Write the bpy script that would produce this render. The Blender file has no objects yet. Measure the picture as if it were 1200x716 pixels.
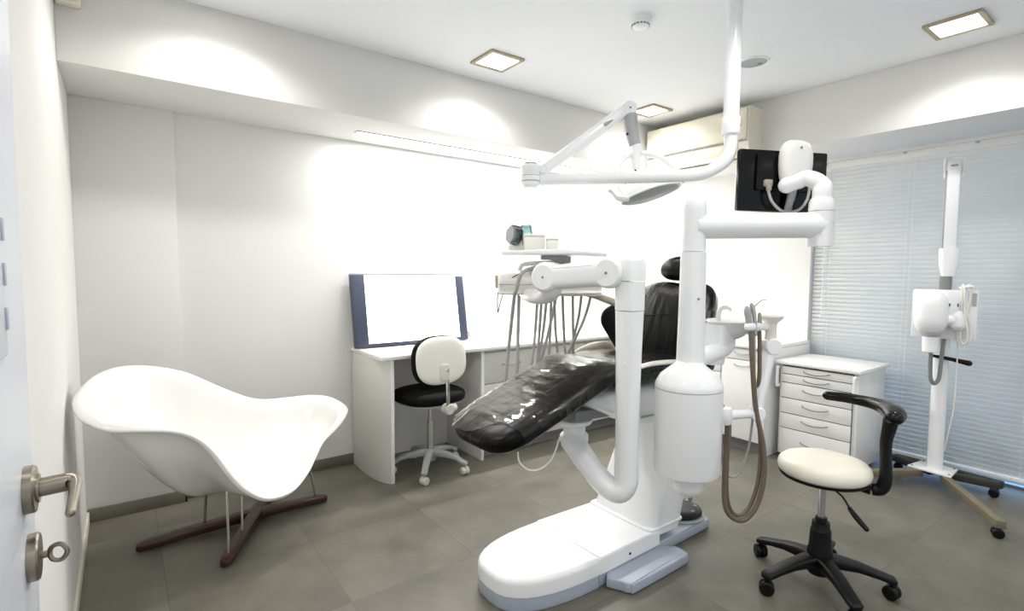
import bpy, bmesh, math, random
from mathutils import Vector, Matrix, Euler
random.seed(7)
PI = math.pi
SC = bpy.context.scene
COL = SC.collection

# ---------------------------------------------------------------- materials
def lin(c):
    return tuple(((v/255)/12.92 if v/255 <= 0.04045 else ((v/255+0.055)/1.055)**2.4) for v in c)

def mat(name, rgb, rough=0.5, metal=0.0, coat=0.0, vary=0.04, scale=6.0, bump=0.0, bscale=60.0, spec=None):
    """principled material with a soft procedural tone variation and optional bump"""
    m = bpy.data.materials.new(name); m.use_nodes = True
    nt = m.node_tree; p = nt.nodes['Principled BSDF']
    tc = nt.nodes.new('ShaderNodeTexCoord')
    n = nt.nodes.new('ShaderNodeTexNoise'); n.inputs['Scale'].default_value = scale; n.inputs['Detail'].default_value = 3
    nt.links.new(tc.outputs['Object'], n.inputs['Vector'])
    r = nt.nodes.new('ShaderNodeValToRGB'); c = lin(rgb)
    r.color_ramp.elements[0].position = 0.3; r.color_ramp.elements[1].position = 0.7
    r.color_ramp.elements[0].color = tuple(v*(1-vary) for v in c)+(1,)
    r.color_ramp.elements[1].color = tuple(min(1, v*(1+vary)) for v in c)+(1,)
    nt.links.new(n.outputs['Fac'], r.inputs['Fac']); nt.links.new(r.outputs['Color'], p.inputs['Base Color'])
    p.inputs['Roughness'].default_value = rough; p.inputs['Metallic'].default_value = metal
    p.inputs['Coat Weight'].default_value = coat; p.inputs['Coat Roughness'].default_value = 0.05
    if spec is not None: p.inputs['Specular IOR Level'].default_value = spec
    if bump:
        b = nt.nodes.new('ShaderNodeTexNoise'); b.inputs['Scale'].default_value = bscale; b.inputs['Detail'].default_value = 4
        nt.links.new(tc.outputs['Object'], b.inputs['Vector'])
        bp = nt.nodes.new('ShaderNodeBump'); bp.inputs['Strength'].default_value = bump; bp.inputs['Distance'].default_value = 0.01
        nt.links.new(b.outputs['Fac'], bp.inputs['Height']); nt.links.new(bp.outputs['Normal'], p.inputs['Normal'])
    return m

def emit(name, rgb, strength):
    m = bpy.data.materials.new(name); m.use_nodes = True
    nt = m.node_tree; p = nt.nodes['Principled BSDF']
    p.inputs['Base Color'].default_value = (0.9, 0.9, 0.9, 1)
    p.inputs['Emission Color'].default_value = lin(rgb)+(1,)
    p.inputs['Emission Strength'].default_value = strength
    return m

def tile_mat():
    m = bpy.data.materials.new('grey_floor_tile'); m.use_nodes = True
    nt = m.node_tree; N = nt.nodes.new; L = nt.links.new
    p = nt.nodes['Principled BSDF']; g = N('ShaderNodeNewGeometry')
    sub = N('ShaderNodeVectorMath'); sub.operation = 'SUBTRACT'; sub.inputs[1].default_value = (0.111, 0.83, 0)
    L(g.outputs['Position'], sub.inputs[0])
    dv = N('ShaderNodeVectorMath'); dv.operation = 'SCALE'; dv.inputs['Scale'].default_value = 1/0.6
    L(sub.outputs[0], dv.inputs[0])
    fl = N('ShaderNodeVectorMath'); fl.operation = 'FLOOR'; L(dv.outputs[0], fl.inputs[0])
    fr = N('ShaderNodeVectorMath'); fr.operation = 'FRACTION'; L(dv.outputs[0], fr.inputs[0])
    sx = N('ShaderNodeSeparateXYZ'); L(fr.outputs[0], sx.inputs[0])
    ds = []
    for ax in ('X', 'Y'):
        a = N('ShaderNodeMath'); a.operation = 'SUBTRACT'; L(sx.outputs[ax], a.inputs[0]); a.inputs[1].default_value = 0.5
        b = N('ShaderNodeMath'); b.operation = 'ABSOLUTE'; L(a.outputs[0], b.inputs[0]); ds.append(b)
    mx = N('ShaderNodeMath'); mx.operation = 'MAXIMUM'; L(ds[0].outputs[0], mx.inputs[0]); L(ds[1].outputs[0], mx.inputs[1])
    gt = N('ShaderNodeMath'); gt.operation = 'GREATER_THAN'; L(mx.outputs[0], gt.inputs[0]); gt.inputs[1].default_value = 0.4968
    wn = N('ShaderNodeTexWhiteNoise'); L(fl.outputs[0], wn.inputs['Vector'])
    n1 = N('ShaderNodeTexNoise'); n1.inputs['Scale'].default_value = 3.2; n1.inputs['Detail'].default_value = 8; n1.inputs['Roughness'].default_value = 0.62
    off = N('ShaderNodeVectorMath'); off.operation = 'MULTIPLY_ADD'; off.inputs[1].default_value = (7, 7, 7)
    L(wn.outputs['Color'], off.inputs[0]); L(g.outputs['Position'], off.inputs[2]); L(off.outputs[0], n1.inputs['Vector'])
    rp = N('ShaderNodeValToRGB')
    rp.color_ramp.elements[0].position = 0.3; rp.color_ramp.elements[0].color = lin((92, 89, 79))+(1,)
    rp.color_ramp.elements[1].position = 0.72; rp.color_ramp.elements[1].color = lin((122, 118, 107))+(1,)
    L(n1.outputs['Fac'], rp.inputs['Fac'])
    mixv = N('ShaderNodeMath'); mixv.operation = 'MULTIPLY_ADD'; L(wn.outputs['Value'], mixv.inputs[0]); mixv.inputs[1].default_value = 0.10; mixv.inputs[2].default_value = 0.95
    sc = N('ShaderNodeVectorMath'); sc.operation = 'SCALE'; L(rp.outputs['Color'], sc.inputs[0]); L(mixv.outputs[0], sc.inputs['Scale'])
    mc = N('ShaderNodeMix'); mc.data_type = 'RGBA'; L(gt.outputs[0], mc.inputs['Factor']); L(sc.outputs[0], mc.inputs['A']); mc.inputs['B'].default_value = lin((90, 87, 78))+(1,)
    L(mc.outputs['Result'], p.inputs['Base Color'])
    rr = N('ShaderNodeMath'); rr.operation = 'MULTIPLY_ADD'; L(n1.outputs['Fac'], rr.inputs[0]); rr.inputs[1].default_value = 0.18; rr.inputs[2].default_value = 0.33
    L(rr.outputs[0], p.inputs['Roughness'])
    bp = N('ShaderNodeBump'); bp.inputs['Strength'].default_value = 0.25; bp.inputs['Distance'].default_value = 0.002
    inv = N('ShaderNodeMath'); inv.operation = 'SUBTRACT'; inv.inputs[0].default_value = 1; L(gt.outputs[0], inv.inputs[1])
    L(inv.outputs[0], bp.inputs['Height']); L(bp.outputs['Normal'], p.inputs['Normal'])
    return m

def leather_mat(name, rgb, strength, scale, rough, stretch=(1, 1, 1)):
    m = mat(name, rgb, rough, vary=0.1, spec=0.14)
    nt = m.node_tree; p = nt.nodes['Principled BSDF']; N = nt.nodes.new; L = nt.links.new
    tc = N('ShaderNodeTexCoord'); mp = N('ShaderNodeMapping'); mp.inputs['Scale'].default_value = stretch
    L(tc.outputs['Object'], mp.inputs['Vector'])
    n = N('ShaderNodeTexNoise'); n.inputs['Scale'].default_value = scale; n.inputs['Detail'].default_value = 2; n.inputs['Distortion'].default_value = 0.6
    L(mp.outputs[0], n.inputs['Vector'])
    b = N('ShaderNodeBump'); b.inputs['Strength'].default_value = strength; b.inputs['Distance'].default_value = 0.03
    L(n.outputs['Fac'], b.inputs['Height']); L(b.outputs['Normal'], p.inputs['Normal'])
    return m

def film_mat():
    """clear wrinkled plastic sheet: see-through with a mirror sheen"""
    m = bpy.data.materials.new('clear_plastic_film'); m.use_nodes = True
    nt = m.node_tree; N = nt.nodes.new; L = nt.links.new
    nt.nodes.remove(nt.nodes['Principled BSDF']); out = nt.nodes['Material Output']
    tr = N('ShaderNodeBsdfTransparent'); tr.inputs['Color'].default_value = (0.93, 0.93, 0.9, 1)
    gl = N('ShaderNodeBsdfGlossy'); gl.inputs['Roughness'].default_value = 0.07; gl.inputs['Color'].default_value = (0.95, 0.94, 0.9, 1)
    tc = N('ShaderNodeTexCoord'); mp = N('ShaderNodeMapping'); mp.inputs['Rotation'].default_value = (0, 0, 0.3); mp.inputs['Scale'].default_value = (3.2, 0.75, 1)
    L(tc.outputs['Object'], mp.inputs['Vector'])
    n = N('ShaderNodeTexNoise'); n.inputs['Scale'].default_value = 3.4; n.inputs['Detail'].default_value = 1.5; n.inputs['Distortion'].default_value = 2.4
    L(mp.outputs[0], n.inputs['Vector'])
    b = N('ShaderNodeBump'); b.inputs['Strength'].default_value = 0.30; b.inputs['Distance'].default_value = 0.03
    L(n.outputs['Fac'], b.inputs['Height']); L(b.outputs['Normal'], gl.inputs['Normal'])
    fr = N('ShaderNodeFresnel'); fr.inputs['IOR'].default_value = 1.65; L(b.outputs['Normal'], fr.inputs['Normal'])
    ad = N('ShaderNodeMath'); ad.operation = 'MULTIPLY_ADD'; ad.inputs[1].default_value = 0.62; ad.inputs[2].default_value = 0.0; ad.use_clamp = True
    L(fr.outputs[0], ad.inputs[0])
    mx = N('ShaderNodeMixShader'); L(ad.outputs[0], mx.inputs[0]); L(tr.outputs[0], mx.inputs[1]); L(gl.outputs[0], mx.inputs[2])
    L(mx.outputs[0], out.inputs['Surface'])
    return m

def glass_mat(name, rgb, thin=True):
    m = bpy.data.materials.new(name); m.use_nodes = True
    nt = m.node_tree; N = nt.nodes.new; L = nt.links.new
    nt.nodes.remove(nt.nodes['Principled BSDF']); out = nt.nodes['Material Output']
    tr = N('ShaderNodeBsdfTransparent'); tr.inputs['Color'].default_value = lin(rgb)+(1,)
    gl = N('ShaderNodeBsdfGlossy'); gl.inputs['Roughness'].default_value = 0.03
    fr = N('ShaderNodeFresnel'); fr.inputs['IOR'].default_value = 1.5
    mx = N('ShaderNodeMixShader'); L(fr.outputs[0], mx.inputs[0]); L(tr.outputs[0], mx.inputs[1]); L(gl.outputs[0], mx.inputs[2])
    L(mx.outputs[0], out.inputs['Surface'])
    return m

def slat_mat():
    m = mat('blind_slat', (232, 232, 228), 0.45, vary=0.02)
    nt = m.node_tree; N = nt.nodes.new; L = nt.links.new
    p = nt.nodes['Principled BSDF']; out = nt.nodes['Material Output']
    t = N('ShaderNodeBsdfTranslucent'); t.inputs['Color'].default_value = lin((214, 226, 240))+(1,)
    mx = N('ShaderNodeMixShader'); mx.inputs[0].default_value = 0.01
    L(p.outputs[0], mx.inputs[1]); L(t.outputs[0], mx.inputs[2]); L(mx.outputs[0], out.inputs['Surface'])
    return m

def wood_mat(name, a, b):
    m = mat(name, a, 0.35, coat=0.2)
    nt = m.node_tree; N = nt.nodes.new; L = nt.links.new
    tc = N('ShaderNodeTexCoord'); mp = N('ShaderNodeMapping'); mp.inputs['Scale'].default_value = (2, 14, 14)
    L(tc.outputs['Object'], mp.inputs['Vector'])
    n = N('ShaderNodeTexNoise'); n.inputs['Scale'].default_value = 4; n.inputs['Detail'].default_value = 6; L(mp.outputs[0], n.inputs['Vector'])
    r = N('ShaderNodeValToRGB'); r.color_ramp.elements[0].position = .35; r.color_ramp.elements[1].position = .7
    r.color_ramp.elements[0].color = lin(a)+(1,); r.color_ramp.elements[1].color = lin(b)+(1,)
    L(n.outputs['Fac'], r.inputs['Fac']); L(r.outputs['Color'], nt.nodes['Principled BSDF'].inputs['Base Color'])
    return m

M = dict(
    wall=mat('wall_paint', (227, 226, 223), 0.75, vary=0.012, scale=2, bump=0.03, bscale=140),
    ceil=mat('ceiling_paint', (240, 242, 245), 0.8, vary=0.01, scale=1.5),
    floor=tile_mat(),
    skirt=mat('grey_tile_skirting', (112, 108, 98), 0.4, vary=0.12, scale=9),
    skirt_w=mat('cream_skirting', (226, 222, 206), 0.5),
    door=mat('painted_door', (222, 226, 234), 0.35, vary=0.015, scale=2),
    nickel=mat('brushed_nickel', (150, 142, 130), 0.32, metal=1.0, vary=0.08, scale=30),
    shell=mat('white_fibreglass', (232, 231, 228), 0.22, coat=0.35, vary=0.008),
    plastic=mat('white_plastic', (247, 248, 249), 0.28, coat=0.25, vary=0.01),
    warm=mat('ivory_plastic', (238, 236, 228), 0.35, vary=0.015),
    cream=mat('cream_plastic', (232, 226, 208), 0.38, vary=0.02),
    lam=mat('white_laminate', (240, 240, 238), 0.3, vary=0.012, coat=0.1),
    lamgrey=mat('pale_grey_laminate', (216, 215, 208), 0.35, vary=0.015),
    shadow=mat('gap_shade', (62, 60, 56), 0.7),
    base=mat('blue_grey_plinth', (176, 184, 198), 0.4, vary=0.02),
    grey=mat('light_grey_plastic', (168, 171, 172), 0.42, vary=0.03),
    midgrey=mat('mid_grey_plastic', (128, 130, 130), 0.45, vary=0.03),
    hose=mat('grey_rubber_hose', (172, 172, 172), 0.5, vary=0.06, scale=40),
    brown=mat('brown_rubber_hose', (112, 98, 82), 0.45, vary=0.08, scale=30),
    beige=mat('beige_grey_plastic', (172, 164, 150), 0.4, vary=0.03),
    chrome=mat('chrome', (215, 215, 212), 0.12, metal=1.0, vary=0.02),
    steel=mat('satin_steel', (190, 190, 186), 0.3, metal=1.0, vary=0.04),
    black=mat('black_plastic', (6, 6, 7), 0.42, vary=0.1, spec=0.3),
    gloss=mat('gloss_black_plastic', (4, 4, 5), 0.24, vary=0.1, spec=0.3),
    leather=leather_mat('black_upholstery', (8, 8, 9), 0.22, 4.0, 0.32, (1.6, 4.0, 0.8)),
    leather2=leather_mat('black_seat_upholstery', (9, 9, 10), 0.15, 6.0, 0.3, (1, 3, 1)),
    fabric=mat('black_stool_cloth', (6, 6, 7), 0.7, spec=0.2, vary=0.15, scale=80, bump=0.2, bscale=300),
    vinyl=mat('white_vinyl', (240, 236, 220), 0.38, vary=0.015, bump=0.04, bscale=90),
    film=film_mat(),
    glass=glass_mat('window_glass', (236, 244, 250)),
    jar=glass_mat('tinted_glass', (214, 230, 231)),
    slat=slat_mat(),
    wood=wood_mat('dark_red_wood', (44, 20, 15), (72, 32, 22)),
    olive=mat('olive_enamel', (120, 112, 92), 0.4, vary=0.04),
    darkleg=mat('dark_enamel', (52, 50, 46), 0.45, vary=0.05),
    boxframe=mat('slate_blue_frame', (62, 68, 86), 0.35, vary=0.04),
    alu=mat('aluminium_trim', (184, 186, 190), 0.3, metal=0.8, vary=0.03),
    tan=mat('satin_nickel_trim', (176, 164, 140), 0.35, metal=0.6, vary=0.05),
    blue=mat('blue_button', (44, 42, 110), 0.4),
    lamp=emit('lamp_diffuser', (255, 252, 244), 9.0),
    strip=emit('strip_diffuser', (255, 252, 246), 9.0),
    screen=emit('lightbox_glow', (250, 252, 255), 2.6),
)

# ---------------------------------------------------------------- geometry kit
def catmull(P, n, closed=False):
    P = [tuple(p) for p in P]; out = []; k = len(P); dim = len(P[0])
    segs = k if closed else k-1
    for i in range(segs):
        if closed: a, b, c, d = P[(i-1) % k], P[i], P[(i+1) % k], P[(i+2) % k]
        else: a, b, c, d = P[max(i-1, 0)], P[i], P[i+1], P[min(i+2, k-1)]
        for j in range(n):
            t = j/n; t2 = t*t; t3 = t2*t
            out.append(tuple(0.5*(2*b[q]+(c[q]-a[q])*t+(2*a[q]-5*b[q]+4*c[q]-d[q])*t2+(3*b[q]-a[q]-3*c[q]+d[q])*t3) for q in range(dim)))
    if not closed: out.append(P[-1])
    return out

def sell(a, b, n=2.0, seg=24):
    o = []
    for i in range(seg):
        t = 2*PI*i/seg; c, s = math.cos(t), math.sin(t)
        o.append((a*math.copysign(abs(c)**(2/n), c), b*math.copysign(abs(s)**(2/n), s)))
    return o

def frame(o, zdir, xdir=(1, 0, 0)):
    z = Vector(zdir).normalized(); x = Vector(xdir); x = (x-z*x.dot(z))
    if x.length < 1e-4: x = Vector((0, 1, 0)); x = x-z*x.dot(z)
    x.normalize(); y = z.cross(x)
    m = Matrix((x, y, z)).transposed().to_4x4(); m.translation = Vector(o)
    return m

class G:
    def __init__(s): s.bm = bmesh.new()
    def v(s, p): return s.bm.verts.new(Vector(p))
    def f(s, vs):
        try: return s.bm.faces.new(vs)
        except ValueError: return None
    def loft(s, rings, cap0=True, cap1=True, closed=True, loop=False):
        R = [[s.v(p) for p in r] for r in rings]; n = len(R[0])
        pairs = list(zip(R[:-1], R[1:])) + ([(R[-1], R[0])] if loop else [])
        for a, b in pairs:
            for i in range(n if closed else n-1):
                j = (i+1) % n; s.f([a[i], a[j], b[j], b[i]])
        if cap0 and not loop: s.f(list(reversed(R[0])))
        if cap1 and not loop: s.f(R[-1])
        return s
    def box(s, c, d, bevel=0.0, rot=None, seg=2):
        m = Matrix.Translation(Vector(c)) @ (rot.to_4x4() if rot else Matrix.Identity(4)) @ Matrix.Diagonal(Vector((d[0], d[1], d[2], 1)))
        r = bmesh.ops.create_cube(s.bm, size=1, matrix=m)
        if bevel:
            es = list({e for v in r['verts'] for e in v.link_edges})
            bmesh.ops.bevel(s.bm, geom=es, offset=bevel, segments=seg, affect='EDGES', profile=0.5)
        return s
    def bx(s, x0, x1, y0, y1, z0, z1, bevel=0.0):
        return s.box(((x0+x1)/2, (y0+y1)/2, (z0+z1)/2), (abs(x1-x0), abs(y1-y0), abs(z1-z0)), bevel)
    def bar(s, a, b, w, h, bevel=0.0, up=(0, 0, 1)):
        a, b = Vector(a), Vector(b); d = b-a; x = d.normalized(); u = Vector(up); y = u.cross(x).normalized(); z = x.cross(y)
        return s.box((a+b)/2, (d.length, w, h), bevel, Matrix((x, y, z)).transposed())
    def tube(s, pts, r, seg=12, smooth=5, cap='flat', closed=False, sq=None, up=None, ratio=1.0):
        """round (or superelliptic) tube along points; r number or list; ratio flattens it along 'up'"""
        pts = [tuple(p) for p in pts]
        rs = list(r) if isinstance(r, (list, tuple)) else [r]*len(pts)
        P4 = [p+(q,) for p, q in zip(pts, rs)]
        if smooth and len(pts) > 2: P4 = catmull(P4, smooth, closed)
        P = [Vector(p[:3]) for p in P4]; R = [p[3] for p in P4]; n = len(P)
        T = []
        for i in range(n):
            if closed: t = P[(i+1) % n]-P[i-1]
            else: t = P[min(i+1, n-1)]-P[max(i-1, 0)]
            T.append(t.normalized())
        u = Vector(up) if up else (Vector((0, 0, 1)) if abs(T[0].z) < 0.9 else Vector((0, 1, 0)))
        rings = []; prof = sell(1, 1, sq or 2, seg)
        def ring(c, t, rr, u):
            b = t.cross(u).normalized(); w = b.cross(t).normalized()
            return [c+b*(x*rr)+w*(y*rr*ratio) for x, y in prof], w
        for i in range(n):
            if up: u = Vector(up)
            rg, w = ring(P[i], T[i], R[i], u)
            if not up: u = w
            rings.append((rg, P[i], T[i], R[i], u))
        out = [q[0] for q in rings]
        if cap == 'round' and not closed:
            h, t = rings[0], rings[-1]; pre = []; post = []
            for a in (15, 40, 62, 80):
                a = math.radians(a)
                pre.insert(0, ring(h[1]-h[2]*(h[3]*math.sin(a)), h[2], h[3]*math.cos(a), h[4])[0])
                post.append(ring(t[1]+t[2]*(t[3]*math.sin(a)), t[2], t[3]*math.cos(a), t[4])[0])
            out = pre+out+post
        return s.loft(out, loop=closed)
    def lathe(s, prof, m=None, seg=32, sx=1.0, sy=1.0):
        m = m or Matrix.Identity(4)
        if not isinstance(m, Matrix): m = Matrix.Translation(Vector(m))
        rings = []
        for r, z in prof:
            r = max(r, 1e-4)
            rings.append([m @ Vector((sx*r*math.cos(2*PI*i/seg), sy*r*math.sin(2*PI*i/seg), z)) for i in range(seg)])
        return s.loft(rings)
    def prism(s, outline, z0, z1, m=None, bevel=0.0, steps=3, bottom=True):
        """extruded outline with rounded top and bottom edges"""
        m = m or Matrix.Identity(4); n = len(outline); O = [Vector(p) for p in outline]
        area = sum(O[i].x*O[(i+1) % n].y-O[(i+1) % n].x*O[i].y for i in range(n))
        if area < 0: O.reverse()
        N = []
        for i in range(n):
            a = (O[i]-O[i-1]); b = (O[(i+1) % n]-O[i])
            na = Vector((a.y, -a.x)).normalized() if a.length > 1e-9 else Vector((0, 0)); nb = Vector((b.y, -b.x)).normalized() if b.length > 1e-9 else na
            q = na+nb; q = q/max(q.length_squared, 0.5)*2 if q.length > 1e-6 else na
            N.append(q)
        def ring(ins, z): return [m @ Vector((O[i].x-N[i].x*ins, O[i].y-N[i].y*ins, z)) for i in range(n)]
        rings = []
        if bevel:
            if bottom:
                for k in range(steps):
                    a = PI/2*k/steps; rings.append(ring(bevel*(1-math.sin(a)), z0+bevel*(1-math.cos(a))))
                rings.append(ring(0, z0+bevel))
            else: rings.append(ring(0, z0))
            rings.append(ring(0, z1-bevel))
            for k in range(1, steps+1):
                a = PI/2*k/steps; rings.append(ring(bevel*(1-math.cos(a)), z1-bevel+bevel*math.sin(a)))
        else: rings = [ring(0, z0), ring(0, z1)]
        return s.loft(rings)
    def pillow(s, outline, thick, m, p=3.5, rings=9, back=1.0, dent=0.0):
        n = len(outline); c = Vector((sum(q[0] for q in outline)/n, sum(q[1] for q in outline)/n))
        ts = [math.sin(PI/2*k/rings) for k in range(1, rings+1)]
        def side(sgn, amt):
            R = []
            for t in ts:
                h = sgn*amt*thick/2*max(0, 1-t**p)**(1/2.2) - sgn*dent*(1-t*t)
                R.append([m @ Vector((c.x+(q[0]-c.x)*t, c.y+(q[1]-c.y)*t, h)) for q in outline])
            return R
        fr = side(1, 1.0); bk = side(-1, back)
        return s.loft(fr + list(reversed(bk))[1:])
    def merge(s, o):
        me = bpy.data.meshes.new('t'); o.bm.to_mesh(me); s.bm.from_mesh(me); bpy.data.meshes.remove(me); return s

ORI = {}
def mesh_obj(name, g, m, origin, sharp=35, smooth=True):
    bm = g.bm
    bmesh.ops.remove_doubles(bm, verts=bm.verts, dist=1e-6)
    bmesh.ops.recalc_face_normals(bm, faces=bm.faces)
    bmesh.ops.translate(bm, verts=bm.verts, vec=-Vector(origin))
    me = bpy.data.meshes.new(name); bm.to_mesh(me); bm.free()
    if smooth:
        me.shade_smooth(); me.set_sharp_from_angle(angle=math.radians(sharp))
    me.materials.append(m)
    o = bpy.data.objects.new(name, me); COL.objects.link(o)
    return o

def thing(name, label, cat, loc=(0, 0, 0), group=None):
    o = bpy.data.objects.new(name, None); o.empty_display_size = 0.05; COL.objects.link(o)
    o.location = loc; o['label'] = label; o['category'] = cat
    if group: o['group'] = group
    ORI[o] = Vector(loc); return o

def part(name, g, m, parent, label=None, sharp=35, smooth=True):
    o = mesh_obj(name, g, m, ORI[parent], sharp, smooth); o.parent = parent; ORI[o] = ORI[parent]
    if label: o['label'] = label
    return o

def solo(name, g, m, label, cat, loc, group=None, sharp=35):
    o = mesh_obj(name, g, m, loc, sharp); o.location = loc; o['label'] = label; o['category'] = cat; ORI[o] = Vector(loc)
    if group: o['group'] = group
    return o

def struct(name, g, m, parent=None, sharp=35, smooth=True, label=None):
    o = mesh_obj(name, g, m, ORI[parent] if parent else (0, 0, 0), sharp, smooth); ORI[o] = Vector((0, 0, 0))
    if parent: o.parent = parent
    else: o['kind'] = 'structure'; o['label'] = label or name; o['category'] = name.split('_')[0]
    return o

def copy_tree(src, loc, parent=None):
    c = src.copy(); COL.objects.link(c)
    if parent: c.parent = parent
    else: c.location = loc
    for ch in list(src.children): copy_tree(ch, None, c)
    return c

# ---------------------------------------------------------------- camera
cam = bpy.data.cameras.new('camera'); co = bpy.data.objects.new('camera', cam); COL.objects.link(co)
cam.sensor_width = 36; cam.sensor_fit = 'HORIZONTAL'; cam.lens = 36*611.95/1200; cam.clip_start = 0.02
yaw, pit, rol = math.radians(36.783), math.radians(3.716), math.radians(0.414)
fw = Vector((math.sin(yaw)*math.cos(pit), math.cos(yaw)*math.cos(pit), -math.sin(pit)))
rt = Vector((math.cos(yaw), -math.sin(yaw), 0)); up_ = rt.cross(fw)
r2 = rt*math.cos(rol)+up_*math.sin(rol); u2 = up_*math.cos(rol)-rt*math.sin(rol)
mw = Matrix((r2, u2, -fw)).transposed().to_4x4(); mw.translation = (0, 0, 1.355)
co.matrix_world = mw; SC.camera = co

# ================================================================ SETTING
struct('floor', G().bx(-0.6, 5.6, -1.2, 3.9, -0.08, 0), M['floor'], label='grey stone-look tiled floor')
struct('ceiling', G().bx(-0.35, 4.75, -1.2, 3.75, 2.62, 2.72), M['ceil'], label='flat white ceiling')
struct('wall_left', G().bx(-0.33, -0.19, 0.98, 3.75, 0, 2.62), M['wall'], label='plain white side wall behind the open door')
struct('wall_back', G().bx(-0.19, 4.42, 3.56, 3.72, 0, 2.62), M['wall'], label='long white back wall above the worktop')
struct('wall_right', G().bx(4.42, 4.62, 1.93, 3.72, 0, 2.62), M['wall'], label='white side wall between worktop and blinds')
struct('trim_1', G().bx(-0.19, 4.42, 2.976, 3.56, 2.235, 2.62, 0.003), M['wall'], label='dropped white beam along the back wall')
struct('trim_2', G().bx(3.82, 4.42, -1.2, 2.976, 2.235, 2.62, 0.003), M['wall'], label='dropped white beam above the window blinds')
struct('trim_3', G().bx(-0.19, 0.262, 3.52, 3.56, 0, 2.235, 0.002), M['wall'], label='shallow white pilaster in the corner')
struct('trim_4', G().bx(4.42, 4.62, -1.2, 1.93, 2.215, 2.62), M['wall'], label='lintel above the window')
struct('baseboard_back', G().bx(-0.185, 0.268, 3.508, 3.52, 0, 0.072, 0.002).bx(0.256, 0.268, 3.508, 3.56, 0, 0.072).bx(0.268, 1.27, 3.548, 3.56, 0, 0.072, 0.002), M['skirt'], label='grey tile skirting under the back wall')
struct('baseboard_left', G().bx(-0.19, -0.178, 0.98, 3.52, 0, 0.06, 0.003), M['skirt_w'], label='cream skirting under the left wall')
# floor-to-lintel window behind the blinds
w = struct('window_1', G().bx(4.535, 4.575, 1.87, 1.93, 0, 2.175).bx(4.535, 4.575, 0.42, 0.49, 0, 2.175).bx(4.535, 4.575, -1.2, -1.14, 0, 2.175)
           .bx(4.535, 4.575, -1.14, 1.87, 0, 0.012).bx(4.535, 4.575, -1.14, 1.87, 2.12, 2.175), M['alu'], label='tall window hidden behind closed blinds')
struct('window_pane', G().bx(4.552, 4.558, 0.49, 1.87, 0.012, 2.12), M['glass'], w)
struct('window_pane', G().bx(4.552, 4.558, -1.14, 0.42, 0.012, 2.12), M['glass'], w)

# open door leaf at the left edge of the view
d = struct('door_1', G().bx(-0.135, -0.095, -0.02, 0.855, 0.012, 2.1, 0.003), M['door'], label='pale open door leaf with nickel lever handle')
struct('door_edge_strip', G().bx(-0.123, -0.107, 0.855, 0.857, 0.9, 1.25), M['nickel'], d)
rose = frame((-0.095, 0.784, 1.106), (1, 0, 0), (0, 1, 0))
dh = struct('door_handle', G().lathe([(0.0, 0), (0.0265, 0), (0.0265, 0.008), (0.025, 0.010), (0.016, 0.011), (0.016, 0.013), (0, 0.013)], rose), M['nickel'], d)
lv = G().tube([(-0.085, 0.784, 1.106), (-0.062, 0.784, 1.107), (-0.055, 0.782, 1.107), (-0.051, 0.774, 1.107), (-0.050, 0.75, 1.106), (-0.050, 0.71, 1.105), (-0.050, 0.69, 1.104)],
              [0.0105, 0.0105, 0.0095, 0.007, 0.0055, 0.0045, 0.0045], seg=14, smooth=5, cap='round')
c_ = mesh_obj('lever', lv, M['nickel'], (0, 0, 0)); c_.parent = dh; ORI[c_] = Vector((0, 0, 0))
esc = frame((-0.095, 0.787, 1.026), (1, 0, 0), (0, 1, 0))
struct('key_escutcheon', G().lathe([(0, 0), (0.0265, 0), (0.0265, 0.008), (0.025, 0.010), (0, 0.010)], esc), M['nickel'], d)
k = thing('door_key', 'small metal key standing in the lock of the open door', 'key', (-0.085, 0.787, 1.026))
part('key_bow', G().tube([(-0.077, 0.787, 1.026), (-0.074, 0.786, 1.034), (-0.066, 0.784, 1.035), (-0.061, 0.783, 1.026), (-0.066, 0.784, 1.017), (-0.074, 0.786, 1.018)], 0.0026, seg=8, smooth=4, closed=True), M['nickel'], k)
part('key_blade', G().bar((-0.092, 0.787, 1.026), (-0.076, 0.787, 1.026), 0.003, 0.008, 0.001), M['nickel'], k)
hk = struct('door_plate', G().bx(-0.095, -0.091, 0.60, 0.705, 1.27, 1.45, 0.003), M['door'], d)
for z in (1.306, 1.349, 1.392):
    q = mesh_obj('door_plate_stud', G().box((-0.0905, 0.697, z), (0.003, 0.008, 0.022), 0.001), M['base'], (0, 0, 0)); q.parent = hk

# ================================================================ CEILING FIXTURES
def ceiling_light(x, y, label):
    t = thing('ceiling_light', label, 'ceiling light', (x, y, 2.62), 'square recessed ceiling lights')
    z0, z1 = 2.606, 2.621; a, b = 0.118, 0.096
    fr = G().bx(x-a, x+a, y-a, y-b, z0, z1, 0.002).bx(x-a, x+a, y+b, y+a, z0, z1, 0.002).bx(x-a, x-b, y-b, y+b, z0, z1, 0.002).bx(x+b, x+a, y-b, y+b, z0, z1, 0.002)
    part('light_frame', fr, M['tan'], t, 'satin nickel square frame')
    part('light_diffuser', G().bx(x-b, x+b, y-b, y+b, 2.612, 2.621), M['lamp'], t, 'glowing diffuser')
    l = bpy.data.lights.new('downlight_or_fill', 'SPOT'); l.energy = LAMP_W; l.color = (1.0, 0.968, 0.912); l.spot_size = math.radians(150); l.spot_blend = 0.55; l.shadow_soft_size = 0.07
    o = bpy.data.objects.new('downlight_or_fill', l); COL.objects.link(o); o.location = (x, y, 2.597); o.parent = None
    return t
LAMP_W = 29
ceiling_light(1.85, 2.64, 'square recessed ceiling light nearest the middle of the back beam')
ceiling_light(3.35, 2.69, 'square recessed ceiling light just in front of the air conditioner')
ceiling_light(0.38, 2.64, 'square recessed ceiling light above the lounge chair, shining on the back beam')
ceiling_light(3.43, 0.84, 'square recessed ceiling light near the beam above the window blinds')
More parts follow.
